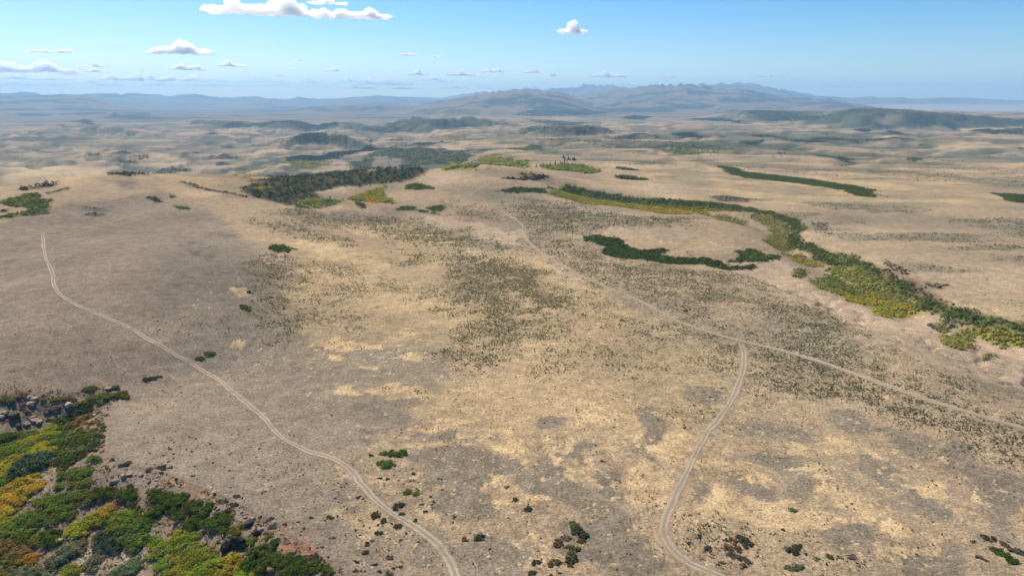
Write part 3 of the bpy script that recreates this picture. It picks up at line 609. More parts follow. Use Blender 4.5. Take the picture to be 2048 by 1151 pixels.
thicket([(CG([(1870, 450), (2048, 455), (2200, 480), (2250, 500), (2048, 495)]), [(DKG, 1)], 2.2, 2.2), (CG([(1890, 590), (2000, 575), (2200, 600), (2400, 640), (2500, 660), (2100, 650), (1930, 620)]), [(DKG, 2), (JUN, 1)], 2.2, 2.4)], "shrub_thicket", "dark scrub in the gully right of the conifers", cover=1.6)
# low mats in the ravine
thicket([(B0([(300, 252), (460, 180), (545, 168), (500, 215), (400, 290), (420, 330), (560, 310), (552, 380), (500, 430), (440, 500), (360, 545), (290, 522), (300, 420), (330, 350)]), [(DKG * .8, 4), (MDG * .75, 2), (OLV * .7, 1)], .8, .9)], "shrub_mat", "low dark green shrub mat between the yellow shrubs and the gravel", cover=2.6)
thicket([(M2([(210, 95), (300, 85), (440, 110), (430, 130), (260, 120)]), [(GRY * .6, 1), (JUN, 1)], .9, 1.0)], "juniper_scrub", "scattered dark scrub on the slope above the thicket band", cover=.35)
thicket([(M2([(790, 250), (890, 245), (880, 290), (820, 290)]), [(GRY * .6, 1), (BRN * .6, 1)], .9, .9), (M2([(1190, 450), (1350, 520), (1340, 545), (1220, 500)]), [(BRN * .6, 1), (GRY * .7, 1)], .9, .9), (M2([(1430, 585), (1570, 600), (1540, 625), (1440, 610)]), [(GRY * .7, 1)], .9, .9), (M2([(1180, 490), (1400, 600), (1600, 725), (1500, 720), (1380, 640), (1230, 560)]), [(BRN, 1), (GRY, 1)], .9, .8)], "bare_brush", "brown leafless brush edging the far side of the thicket band", cover=.55)
# far brush that reads as one mass
far_polys = []
for q, mx in [(FC([(500, 345), (600, 285), (680, 270), (800, 285), (920, 300), (1010, 310), (1000, 350), (850, 355), (700, 355)]), [(JUN, 1)]), (FC([(1100, 340), (1200, 315), (1205, 348)]), [(JUN, 1)]),
        (FC([(0, 190), (150, 182), (300, 192), (500, 172), (620, 176), (900, 190), (900, 216), (600, 220), (300, 220), (50, 226)]), [(JUN, 1)]),
        (FC([(1320, 202), (1450, 156), (1700, 156), (1900, 180), (2048, 190), (2048, 222), (1800, 232), (1550, 222), (1400, 212)]), [(JUN, 3), (DKG, 1)]),
        (FC([(1760, 302), (1850, 285), (1950, 290), (1950, 312), (1850, 316)]), [(YEL * .8, 1), (OLV, 1)]), (FC([(1480, 370), (1650, 350), (1800, 345), (1700, 365), (1560, 385)]), [(JUN, 1)]), (FC([(1330, 330), (1500, 290), (1430, 340)]), [(OLV * .6, 1)]),
        (FC([(1130, 235), (1300, 225), (1500, 258), (1300, 268)]), [(JUN, 1), (OLV * .5, 1)]),
        (FM([(150, 460), (300, 415), (400, 420), (520, 450), (680, 425), (860, 430), (950, 480), (700, 490), (500, 500), (350, 500)]), [(JUN, 5), (MDG * .7, 2), (YEL * .7, 1)]), (FM([(900, 510), (1100, 490), (1250, 490), (1300, 510), (1100, 520)]), [(JUN, 1)]),
        (FM([(200, 525), (550, 515), (800, 530), (1100, 540), (1500, 550), (1650, 560), (1800, 600), (1950, 630), (1750, 610), (1600, 602), (1300, 632), (1180, 600), (1000, 602), (800, 597), (700, 550), (400, 540)]), [(JUN, 5), (DKG, 2), (OLV * .7, 2), (BRN * .6, 1)]),
        (FM([(1400, 590), (1560, 600), (1640, 660), (1480, 655)]), [(OLV * .8, 1), (DKG, 1)]), (FM([(1400, 492), (1500, 460), (1700, 515), (1550, 502)]), [(JUN, 1)]), (FM([(250, 370), (700, 390), (600, 412), (400, 407)]), [(JUN, 1), (DKG, 1)]),
        (FM([(150, 320), (300, 292), (500, 300), (800, 300), (900, 310), (700, 330), (300, 337)]), [(JUN, 1)]), (FM([(1000, 356), (1100, 330), (1250, 345), (1180, 367)]), [(JUN, 1)]), (FM([(1550, 360), (1700, 352), (2048, 390), (1800, 377)]), [(JUN, 1)]),
        (FM([(450, 430), (560, 440), (700, 440), (680, 470), (520, 470)]), [(YEL * .6, 1), (OLV * .7, 2)]),
        (T2([(810, 898), (890, 896), (1040, 930), (1030, 942), (900, 908)]), [(JUN, 1), (DKG, 1)]), (T2(ell(1378, 922, 48, 10)), [(DKG * .8, 1)]), (T2([(620, 797), (800, 796), (1000, 796), (1150, 804), (1340, 793), (1345, 809), (1150, 820), (900, 809), (740, 822)]), [(JUN, 2), (DKG, 1)]),
        (T2([(0, 775), (60, 755), (200, 797), (100, 797)]), [(JUN, 1)]), (T2([(0, 820), (160, 830), (280, 850), (370, 875), (250, 885), (100, 892), (0, 887)]), [(DKG, 3), (OLV, 2)]), (T2(ell(1090, 750, 42, 9)), [(JUN, 1)]), (T2([(1230, 753), (1310, 768), (1310, 773), (1240, 762)]), [(JUN, 1)]),
        (T2([(430, 778), (500, 778), (620, 793), (500, 790)]), [(JUN, 1)]), (T2([(100, 682), (300, 682), (490, 710), (400, 712), (250, 692)]), [(JUN, 1)]), (T2([(1400, 830), (1440, 832), (1430, 842)]), [(JUN, 1)]), (T2([(580, 877), (650, 885), (600, 885)]), [(JUN, 1)]), (T2([(1950, 855), (2014, 852), (2014, 862)]), [(MDG, 1)]), (T2([(370, 818), (510, 805), (510, 812), (400, 826)]), [(JUN, 1)]),
        (T2([(1640, 752), (1850, 752), (1900, 745), (2014, 740), (2014, 775), (1850, 770), (1750, 760)]), [(JUN, 2), (OLV * .5, 1)]),
        (FL([(1190, 742), (1280, 712), (1450, 680), (1570, 686), (1570, 716), (1450, 712), (1250, 746)]), [(JUN, 1)]), (FL([(940, 740), (1060, 730), (1050, 744)]), [(JUN, 1)]), (FL([(170, 842), (460, 805), (460, 827), (200, 862)]), [(JUN, 1)]), (FL([(910, 557), (1000, 540), (1085, 572), (1000, 572)]), [(JUN, 1)]), (FL([(710, 560), (835, 560), (820, 576), (730, 574)]), [(JUN, 1)]),
        (FL([(1580, 548), (1700, 550), (1600, 567)]), [(JUN, 1)]), (FL([(1680, 597), (1850, 565), (1970, 597), (1850, 607)]), [(JUN, 1)]), (FL([(930, 590), (1000, 605), (1115, 640), (1050, 642)]), [(JUN, 1)]), (FL([(470, 330), (560, 320), (520, 345)]), [(JUN, 1)]), (FL([(590, 300), (720, 280), (780, 320), (700, 312)]), [(JUN, 1)]), (FL([(1690, 400), (1760, 388), (1770, 402), (1720, 412)]), [(JUN, 1)]),
        (FL([(1090, 580), (1220, 570), (1210, 610), (1160, 612)]), [(MDG * .7, 1), (SGE, 1)]), (FL([(1760, 650), (1820, 632), (1890, 655), (1800, 662)]), [(JUN, 1)]), (FL([(1900, 690), (2040, 672), (2040, 690), (1940, 712)]), [(OLV, 1), (DKG, 1)]),
        (T2([(350, 655), (560, 640), (700, 660), (900, 690), (700, 690), (500, 685)]), [(JUN, 1), (MDG * .5, 1)]), (T2([(980, 660), (1060, 618), (1250, 625), (1400, 640), (1700, 660), (2014, 690), (2014, 720), (1700, 735), (1400, 740), (1100, 710), (1300, 690)]), [(JUN, 2), (MDG * .5, 1)])]:
    far_polys.append((q, mx, 3.0, 4.0))
thicket(far_polys, "distant_brush", "dark brush patches scattered over the far plain and mesas", "brush", cover=0.9, most=1700)

# ------------------------------------------------------------------ materials
def new_mat(name):
    m = bpy.data.materials.new(name); m.use_nodes = True
    n = m.node_tree.nodes; n.clear()
    return m, n, m.node_tree.links
def N(n, t, **kw):
    o = n.new(t)
    for k_, v in kw.items(): setattr(o, k_, v)
    return o
def noise_node(n, l, coord, scale, detail=4.0, rough=0.6):
    t = N(n, "ShaderNodeTexNoise"); t.inputs['Scale'].default_value = scale
    t.inputs['Detail'].default_value = detail; t.inputs['Roughness'].default_value = rough
    l.new(coord, t.inputs['Vector']); return t.outputs['Fac']
def ramp(n, l, fac, a, b, lo=0.0, hi=1.0):
    r = N(n, "ShaderNodeMapRange"); r.interpolation_type = 'SMOOTHSTEP'
    for k_, v in zip(('From Min', 'From Max', 'To Min', 'To Max'), (a, b, lo, hi)): r.inputs[k_].default_value = v
    l.new(fac, r.inputs['Value']); return r.outputs['Result']
def math_node(n, l, op, a, b):
    r = N(n, "ShaderNodeMath", operation=op)
    for i, v in enumerate((a, b)):
        if isinstance(v, (int, float)): r.inputs[i].default_value = v
        else: l.new(v, r.inputs[i])
    return r.outputs[0]
def mix_node(n, l, fac, a, b, mode='MIX'):
    r = N(n, "ShaderNodeMix", data_type='RGBA', blend_type=mode)
    for key, v in ((0, fac), (6, a), (7, b)):
        if isinstance(v, (int, float)): r.inputs[key].default_value = v
        elif isinstance(v, tuple): r.inputs[key].default_value = v
        else: l.new(v, r.inputs[key])
    return r.outputs[2]

def land_material():
    m, n, l = new_mat("dry_rangeland")
    out = N(n, "ShaderNodeOutputMaterial"); bs = N(n, "ShaderNodeBsdfPrincipled")
    bs.inputs['Roughness'].default_value = 1.0; bs.inputs['Specular IOR Level'].default_value = 0.0
    at = N(n, "ShaderNodeAttribute", attribute_name="soil"); ge = N(n, "ShaderNodeNewGeometry")
    sg = N(n, "ShaderNodeAttribute", attribute_name="sage")
    P = ge.outputs['Position']
    grain = noise_node(n, l, P, 1.1, 3.0, 0.7)
    fine = noise_node(n, l, P, 3.2, 2.0, 0.7)
    mid = noise_node(n, l, P, 0.16, 4.0, 0.65)
    big = noise_node(n, l, P, 0.012, 5.0, 0.65)
    f = math_node(n, l, 'MULTIPLY', ramp(n, l, grain, 0.28, 0.72, 0.62, 1.36), ramp(n, l, mid, 0.25, 0.75, 0.80, 1.20))
    f = math_node(n, l, 'MULTIPLY', f, ramp(n, l, big, 0.25, 0.75, 0.84, 1.16))
    f = math_node(n, l, 'MULTIPLY', f, ramp(n, l, fine, 0.25, 0.75, 0.70, 1.30))
    cb = N(n, "ShaderNodeCombineXYZ")
    for i in range(3): l.new(f, cb.inputs[i])
    c = mix_node(n, l, 1.0, at.outputs['Color'], cb.outputs[0], 'MULTIPLY')
    # dark tufts and low brush, seen as specks from this height
    vo = N(n, "ShaderNodeTexVoronoi"); vo.inputs['Scale'].default_value = 0.42; vo.inputs['Randomness'].default_value = 1.0
    l.new(P, vo.inputs['Vector'])
    sp = ramp(n, l, vo.outputs['Distance'], 0.15, 0.42, 1.0, 0.0)
    patch = noise_node(n, l, P, 0.035, 4.0, 0.7)
    spm = math_node(n, l, 'MULTIPLY', sp, math_node(n, l, 'ADD', ramp(n, l, patch, 0.48, 0.66, 0.0, 0.42), math_node(n, l, 'MULTIPLY', sg.outputs['Fac'], 0.55)))
    c = mix_node(n, l, spm, c, (0.085, 0.078, 0.05, 1))
    # coarse clumps that still read a kilometre away
    v2 = N(n, "ShaderNodeTexVoronoi"); v2.inputs['Scale'].default_value = 0.06; l.new(P, v2.inputs['Vector'])
    s2 = ramp(n, l, v2.outputs['Distance'], 0.12, 0.5, 1.0, 0.0)
    far_ = N(n, "ShaderNodeVectorMath", operation='LENGTH'); l.new(P, far_.inputs[0])
    p2 = noise_node(n, l, P, 0.004, 4.0, 0.7)
    s2m = math_node(n, l, 'MULTIPLY', s2, math_node(n, l, 'MULTIPLY', ramp(n, l, far_.outputs['Value'], 600, 1500, 0.0, 0.75), ramp(n, l, p2, 0.47, 0.62)))
    c = mix_node(n, l, s2m, c, (0.075, 0.075, 0.05, 1))
    l.new(c, bs.inputs['Base Color'])
    bp = N(n, "ShaderNodeBump"); bp.inputs['Strength'].default_value = 0.55; bp.inputs['Distance'].default_value = 0.5
    hh = math_node(n, l, 'ADD', math_node(n, l, 'MULTIPLY', grain, 0.8), math_node(n, l, 'MULTIPLY', mid, 2.2))
    l.new(hh, bp.inputs['Height']); l.new(bp.outputs[0], bs.inputs['Normal'])
    l.new(bs.outputs[0], out.inputs[0])
    return m
MAT_LAND = land_material()

# ------------------------------------------------------------------ the land as meshes
def ring_mesh(name, j0, j1, kind='structure'):
    nj = j1 - j0 + 1
    idx = np.arange(nj * NA).reshape(nj, NA)
    a = idx[:-1, :]; b = np.roll(idx, -1, axis=1)[:-1, :]; c = np.roll(idx, -1, axis=1)[1:, :]; d_ = idx[1:, :]
    quads = np.stack([a, d_, c, b], axis=-1).reshape(-1, 4)
    if j0 == 0: pass
    co = np.stack([GX[j0:j1 + 1], GY[j0:j1 + 1], Z[j0:j1 + 1]], axis=-1).reshape(-1, 3)
    me = bpy.data.meshes.new(name)
    me.vertices.add(len(co)); me.vertices.foreach_set("co", co.ravel().astype(np.float32))
    me.loops.add(quads.size); me.polygons.add(len(quads))
    me.loops.foreach_set("vertex_index", quads.ravel().astype(np.int32))
    me.polygons.foreach_set("loop_start", np.arange(0, quads.size, 4, dtype=np.int32))
    me.polygons.foreach_set("loop_total", np.full(len(quads), 4, np.int32))
    me.polygons.foreach_set("use_smooth", np.ones(len(quads), bool))
    s = slice(j0 * NA, (j1 + 1) * NA)
    at = me.attributes.new("soil", 'FLOAT_COLOR', 'POINT')
    at.data.foreach_set("color", np.concatenate([COLR[s], np.ones((len(co), 1))], 1).ravel().astype(np.float32))
    at = me.attributes.new("sage", 'FLOAT', 'POINT')
    at.data.foreach_set("value", SAGEW[s].astype(np.float32))
    me.update(calc_edges=True)
    me.materials.append(MAT_LAND)
    o = bpy.data.objects.new(name, me); COL.objects.link(o); o["kind"] = kind
    return o
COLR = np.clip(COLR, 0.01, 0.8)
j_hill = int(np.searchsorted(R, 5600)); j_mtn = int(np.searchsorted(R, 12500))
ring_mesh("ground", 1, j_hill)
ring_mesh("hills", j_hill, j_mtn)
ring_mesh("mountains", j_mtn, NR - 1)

# ------------------------------------------------------------------ dirt tracks
def track_material():
    m, n, l = new_mat("bare_track_dirt")
    out = N(n, "ShaderNodeOutputMaterial"); bs = N(n, "ShaderNodeBsdfDiffuse"); tr = N(n, "ShaderNodeBsdfTransparent")
    ac = N(n, "ShaderNodeAttribute", attribute_name="across"); ge = N(n, "ShaderNodeNewGeometry")
    P = ge.outputs['Position']
    sw = noise_node(n, l, P, 0.055, 3.0, 0.6)
    sh = math_node(n, l, 'ADD', ac.outputs['Fac'], math_node(n, l, 'MULTIPLY', math_node(n, l, 'SUBTRACT', sw, 0.5), 0.9))
    u = math_node(n, l, 'ABSOLUTE', sh, 0.0)
    nz = noise_node(n, l, P, 0.55, 4.0, 0.7); n2 = noise_node(n, l, P, 0.05, 3.0, 0.6); n3 = noise_node(n, l, P, 2.2, 2.0, 0.6)
    rut = math_node(n, l, 'MULTIPLY', ramp(n, l, u, 0.06, 0.30), ramp(n, l, u, 0.38, 0.66, 1.0, 0.0))
    wob = math_node(n, l, 'ADD', u, math_node(n, l, 'MULTIPLY', math_node(n, l, 'SUBTRACT', nz, 0.5), 1.5))
    edge = math_node(n, l, 'MULTIPLY', ramp(n, l, wob, 0.34, 0.86, 1.0, 0.0), ramp(n, l, math_node(n, l, 'ABSOLUTE', ac.outputs['Fac'], 0.0), 0.8, 0.98, 1.0, 0.0))
    c = mix_node(n, l, rut, (0.47, 0.365, 0.255, 1), (0.55, 0.435, 0.315, 1))
    c = mix_node(n, l, ramp(n, l, n2, 0.35, 0.7, 0.0, 0.5), c, (0.37, 0.27, 0.185, 1))
    c = mix_node(n, l, ramp(n, l, n3, 0.3, 0.75, 0.0, 0.35), c, (0.22, 0.165, 0.115, 1))
    l.new(c, bs.inputs['Color'])
    fd = N(n, "ShaderNodeAttribute", attribute_name="wear")
    cov = math_node(n, l, 'MULTIPLY', edge, ramp(n, l, rut, 0.0, 1.0, 0.62, 0.95))
    n4 = noise_node(n, l, P, 0.09, 4.0, 0.7)
    cov = math_node(n, l, 'MULTIPLY', cov, ramp(n, l, n4, 0.30, 0.52, 0.6, 1.0))
    cov = math_node(n, l, 'MULTIPLY', cov, fd.outputs['Fac'])
    mx = N(n, "ShaderNodeMixShader"); l.new(cov, mx.inputs[0]); l.new(tr.outputs[0], mx.inputs[1]); l.new(bs.outputs[0], mx.inputs[2])
    l.new(mx.outputs[0], out.inputs[0])
    return m
MAT_TRACK = track_material()
TRACKS = []
def spline(P, step):
    P = np.asarray(P, float); out = []
    Q = np.vstack([2 * P[0] - P[1], P, 2 * P[-1] - P[-2]])
    for i in range(1, len(Q) - 2):
        p0, p1, p2, p3 = Q[i - 1], Q[i], Q[i + 1], Q[i + 2]
        L = np.linalg.norm(p2 - p1); n = max(2, int(L / step))
        for t in np.arange(n) / n:
            out.append(0.5 * ((2 * p1) + (p2 - p0) * t + (2 * p0 - 5 * p1 + 4 * p2 - p3) * t * t + (3 * p1 - p0 - 3 * p2 + p3) * t ** 3))
    out.append(P[-1]); return np.array(out)
def track(label, px, width=3.6, wear=1.0, name="dirt_track"):
    P = spline(hit([p[0] for p in px], [p[1] for p in px])[:, :2], 2.2)
    TRACKS.append((P, width))
    T = np.gradient(P, axis=0); T /= np.linalg.norm(T, axis=1)[:, None] + 1e-9
    Nn = np.stack([T[:, 1], -T[:, 0]], 1)
    us = np.linspace(-1, 1, 9); V = []
    s = np.cumsum(np.r_[0, np.linalg.norm(np.diff(P, axis=0), axis=1)])
    wv = width * 0.5 * 1.75 * (1 + 0.45 * fbm(s / 16.0, s * 0, 3, 77))
    X = P[:, None, 0] + Nn[:, None, 0] * us[None] * wv[:, None]; Y = P[:, None, 1] + Nn[:, None, 1] * us[None] * wv[:, None]
    r = np.hypot(X, Y)
    Zt = zat(X.ravel(), Y.ravel()).reshape(X.shape) + 0.05 + 0.00035 * r
    co = np.stack([X, Y, Zt], -1).reshape(-1, 3); nP, nu = X.shape
    i = np.arange(nP * nu).reshape(nP, nu)
    f = np.stack([i[:-1, :-1], i[:-1, 1:], i[1:, 1:], i[1:, :-1]], -1).reshape(-1, 4)
    me = bpy.data.meshes.new(name); me.from_pydata(co.tolist(), [], f.tolist())
    a = me.attributes.new("across", 'FLOAT', 'POINT'); a.data.foreach_set("value", np.tile(us, nP).astype(np.float32))
    ends = np.clip(np.minimum(s, s[-1] - s) / 12.0, 0, 1)
    a = me.attributes.new("wear", 'FLOAT', 'POINT'); a.data.foreach_set("value", np.repeat(wear * ends, nu).astype(np.float32))
    me.polygons.foreach_set("use_smooth", np.ones(len(me.polygons), bool)); me.materials.append(MAT_TRACK)
    o = bpy.data.objects.new(name, me); COL.objects.link(o)
    o["kind"] = "structure"; o["label"] = label; o["category"] = "dirt track"
    return o
track("pale two-rut dirt track winding down the grey gravel slope", [(86, 462), (87, 490), (92, 515), (104, 545), (109, 572), (125, 593), (170, 618), (205, 632), (248, 650), (300, 680), (345, 706), (388, 731), (432, 757), (480, 796), (520, 828), (550, 862), (582, 886), (620, 903), (660, 914), (700, 940), (738, 985), (790, 1030), (850, 1066), (885, 1100), (912, 1151), (935, 1220)], 2.5, .9)
track("short parallel spur beside the gravel slope track", [(108, 492), (103, 505), (106, 530), (109, 560)], 2.0, .45)
track("faint wheel tracks crossing the top of the gravel dome", [(-60, 452), (30, 455), (86, 465), (150, 462), (220, 445), (270, 432), (310, 424)], 3.0, .45)
track("curving two-rut track dropping from the road fork to the bottom edge", [(1478, 680), (1487, 700), (1488, 730), (1478, 765), (1452, 818), (1412, 868), (1378, 935), (1346, 1000), (1329, 1045), (1332, 1080), (1360, 1112), (1400, 1135), (1450, 1155), (1520, 1185)], 2.8, .9)
track("long straight dirt road running diagonally across the sagebrush flat", [(1047, 457), (1052, 478), (1075, 500), (1110, 522), (1180, 560), (1240, 585), (1300, 612), (1345, 637), (1390, 655), (1430, 668), (1480, 681), (1560, 700), (1650, 726), (1750, 762), (1850, 797), (1950, 828), (2048, 856), (2200, 895)], 2.5, .9)
track("narrow pale track zigzagging over the grassy knoll", [(990, 366), (958, 380), (943, 391), (968, 401), (978, 415), (1000, 422), (1025, 436), (1047, 457), (1018, 470), (960, 475)], 2.6, .9)
track("light cattle trail on the flat between the two tracks", [(1115, 900), (1150, 935), (1190, 985), (1230, 1010), (1290, 1050)], 1.4, .5, "foot_path")
 
track("faint animal trail crossing the grey flat", [(930, 1010), (1000, 960), (1070, 915), (1110, 880), (1180, 850)], .9, .4, "foot_path")
track("faint animal trail through the lower right straw patches", [(1560, 860), (1640, 900), (1700, 960), (1790, 1000), (1850, 1060), (1950, 1110)], .9, .4, "foot_path")
track("faint animal trail climbing the dome below its crest", [(560, 640), (500, 590), (470, 540), (440, 500), (420, 470)], 1.1, .3, "foot_path")
def off_track(x, y, gap=0.6):
    ok = np.ones(len(x), bool)
    for P, w in TRACKS:
        xs, ys = P[:, 0], P[:, 1]
        k = np.nonzero((x > xs.min() - 8) & (x < xs.max() + 8) & (y > ys.min() - 8) & (y < ys.max() + 8))[0]
        if len(k) == 0: continue
        dd = dist_poly(x[k], y[k], [tuple(p) for p in P[::3]] + [tuple(P[-1])])
        ok[k[dd < w * 0.55 + gap]] = False
    return ok

# ------------------------------------------------------------------ foliage
def leaf_material():
    m, n, l = new_mat("shrub_leaves")
    out = N(n, "ShaderNodeOutputMaterial"); df = N(n, "ShaderNodeBsdfDiffuse"); tl = N(n, "ShaderNodeBsdfTranslucent")
    at = N(n, "ShaderNodeAttribute", attribute_name="tint"); oi = N(n, "ShaderNodeObjectInfo")
    c = mix_node(n, l, 1.0, at.outputs['Color'], oi.outputs['Color'], 'MULTIPLY')
    l.new(c, df.inputs['Color'])
    c2 = mix_node(n, l, 1.0, c, (1.25, 1.12, 0.55, 1), 'MULTIPLY')
    l.new(c2, tl.inputs['Color'])
    mx = N(n, "ShaderNodeMixShader"); mx.inputs[0].default_value = 0.42
    l.new(df.outputs[0], mx.inputs[1]); l.new(tl.outputs[0], mx.inputs[2]); l.new(mx.outputs[0], out.inputs[0])
    return m
MAT_LEAF = leaf_material()
def plain(name, col, var=0.25, scale=3.0, obj=False):
    m, n, l = new_mat(name)
    out = N(n, "ShaderNodeOutputMaterial"); bs = N(n, "ShaderNodeBsdfPrincipled")
    bs.inputs['Roughness'].default_value = 0.9; bs.inputs['Specular IOR Level'].default_value = 0.1
    tc = N(n, "ShaderNodeTexCoord")
    nz = noise_node(n, l, tc.outputs['Object'], scale, 5.0, 0.7)
    c = mix_node(n, l, ramp(n, l, nz, 0.3, 0.7), tuple(x * (1 - var) for x in col) + (1,), tuple(x * (1 + var) for x in col) + (1,))
    if obj:
        oi = N(n, "ShaderNodeObjectInfo"); c = mix_node(n, l, 1.0, c, oi.outputs['Color'], 'MULTIPLY')
        li = noise_node(n, l, tc.outputs['Object'], scale * 2.7, 3.0, 0.6)
        c = mix_node(n, l, ramp(n, l, li, 0.58, 0.68, 0.0, 0.55), c, (0.30, 0.28, 0.22, 1))
        bp = N(n, "ShaderNodeBump"); bp.inputs['Strength'].default_value = 0.6; bp.inputs['Distance'].default_value = 0.15
        l.new(nz, bp.inputs['Height']); l.new(bp.outputs[0], bs.inputs['Normal'])
    l.new(c, bs.inputs['Base Color']); l.new(bs.outputs[0], out.inputs[0])
    return m
MAT_BARK = plain("grey_bark", (0.13, 0.10, 0.075))

def leaf_quads(C, RAD, nl, size, tint, flatness=0.45, low=-0.15, tri=False, up=0.0):
    """leaf clumps spread through the outer part of ellipsoids: corner positions and colours"""
    n = len(C); M = n * nl
    c = np.repeat(C, nl, 0); rad = np.repeat(RAD, nl, 0); s = np.repeat(size, nl); tc = np.repeat(tint, nl, 0)
    dz = RNG.uniform(low, 1, M); ph = RNG.uniform(0, 2 * np.pi, M); q = np.sqrt(np.maximum(0, 1 - dz * dz))
    dr = np.stack([q * np.cos(ph), q * np.sin(ph), dz], 1)
    p = c + dr * rad * RNG.uniform(0.55, 1.06, M)[:, None]
    nr = dr + RNG.normal(0, flatness, (M, 3)); nr[:, 2] += up; nr /= np.linalg.norm(nr, axis=1)[:, None] + 1e-9
    a = np.cross(nr, RNG.normal(0, 1, (M, 3))); a /= np.linalg.norm(a, axis=1)[:, None] + 1e-9
    b = np.cross(nr, a)
    s = s * RNG.uniform(0.6, 1.35, M)
    e1 = a * s[:, None] * 0.5; e2 = b * s[:, None] * RNG.uniform(0.35, 0.6, M)[:, None]
    if tri: co = np.stack([p - e1 - e2 * .7, p + e1 - e2 * .7, p + e2], 1)
    else: co = np.stack([p - e1 * .7 - e2, p + e1 - e2 * .8, p + e1 * .8 + e2, p - e1 + e2 * .7], 1)
    v = RNG.normal(1, 0.22, (M, 1)) * np.stack([RNG.normal(1, .10, M), np.ones(M), RNG.normal(1, .12, M)], 1)
    return co, np.clip(tc * v, 0.004, 1.2)
def leaf_mesh(name, parts, mat=None):
    nv = sum(c.shape[0] * c.shape[1] for c, _ in parts); nf = sum(len(c) for c, _ in parts)
    co = np.concatenate([c.reshape(-1, 3) for c, _ in parts]); k = np.concatenate([np.full(len(c), c.shape[1]) for c, _ in parts])
    tint = np.concatenate([np.repeat(t, c.shape[1], 0) for c, t in parts])
    me = bpy.data.meshes.new(name)
    me.vertices.add(nv); me.vertices.foreach_set("co", co.ravel().astype(np.float32))
    me.loops.add(nv); me.loops.foreach_set("vertex_index", np.arange(nv, dtype=np.int32))
    me.polygons.add(nf); me.polygons.foreach_set("loop_start", np.r_[0, np.cumsum(k)[:-1]].astype(np.int32)); me.polygons.foreach_set("loop_total", k.astype(np.int32))
    at = me.attributes.new("tint", 'FLOAT_COLOR', 'POINT')
    at.data.foreach_set("color", np.concatenate([tint, np.ones((nv, 1))], 1).ravel().astype(np.float32))
    me.update(calc_edges=True); me.materials.append(mat or MAT_LEAF)
    return me
def put(name, me, label=None, cat=None, group=None, kind=None, parent=None):
    o = bpy.data.objects.new(name, me); COL.objects.link(o)
    if label: o["label"] = label
    if cat: o["category"] = cat
    if group: o["group"] = group
    if kind: o["kind"] = kind
    if parent: o.parent = parent
    return o

def pts_in(P, n, amp=0.0):
    xs = [p[0] + s for p in P for s in (-amp, amp)]; ys = [p[1] + s for p in P for s in (-amp, amp)]
    m = int(n * max(1.2, (max(xs) - min(xs)) * (max(ys) - min(ys)) / max(area(P), 1.0))) + 4
    x = RNG.uniform(min(xs), max(xs), m); y = RNG.uniform(min(ys), max(ys), m)
    if amp:
        s_ = amp * 2.2
        k = inside(x + fbm(x / s_, y / s_, 3, 61) * amp * 1.5, y + fbm(x / s_, y / s_, 3, 67) * amp * 1.5, P)
    else: k = inside(x, y, P)
    return x[k], y[k]
def area(P):
    return abs(sum(P[i][0] * P[(i + 1) % len(P)][1] - P[(i + 1) % len(P)][0] * P[i][1] for i in range(len(P)))) / 2

def build_thicket(polys, name, label, cat, cover, most):
    parts = []
    for poly, mix, rad, hgt in polys:
        P = wpoly(poly); A = area(P)
        cx = sum(p[0] for p in P) / len(P); cyy = sum(p[1] for p in P) / len(P)
        rng_ = math.hypot(cx, cyy)
        rad = max(rad, rng_ / FPX * 1.5)
        n = int(min(most, max(6, cover * A / (math.pi * rad * rad))))
        amp = min(max(math.sqrt(A) * .10, rad * 1.2), rad * (3.2 if rng_ < 950 else 7))
        x, y = pts_in(P, n, amp)
        if len(x) == 0: continue
        st = np.where(RNG.uniform(0, 1, len(x)) < .08, amp * .9, 0.0); x = x + RNG.normal(0, 1, len(x)) * st; y = y + RNG.normal(0, 1, len(x)) * st
        x = x + RNG.normal(0, rad * .35, len(x)); y = y + RNG.normal(0, rad * .35, len(x))
        ok = off_track(x, y, 1.0); x, y = x[ok], y[ok]
        if len(x) == 0: continue
        r = rad * RNG.uniform(0.55, 1.35, len(x)); h = hgt * RNG.uniform(0.6, 1.25, len(x)) * np.clip(r / rad, .7, 1.2)
        C = np.stack([x, y, zat(x, y) + h * 0.2], 1); RD = np.stack([r, r, h * 0.8], 1)
        tn = mix_tint(mix, x, y, rad)
        nl = 24 if rng_ < 300 else 14 if rng_ < 450 else (11 if rng_ < 800 else (10 if rng_ < 1500 else 7))
        sz = r * (0.55 if rng_ < 450 else (0.65 if rng_ < 800 else 0.8))
        parts.append(leaf_quads(C, RD, nl, sz, tn, 0.3, 0.0, tri=rng_ > 600, up=1.0))
    return put(name, leaf_mesh(name, parts), label, cat, None, "stuff")
for t_ in THICKETS: build_thicket(*t_)

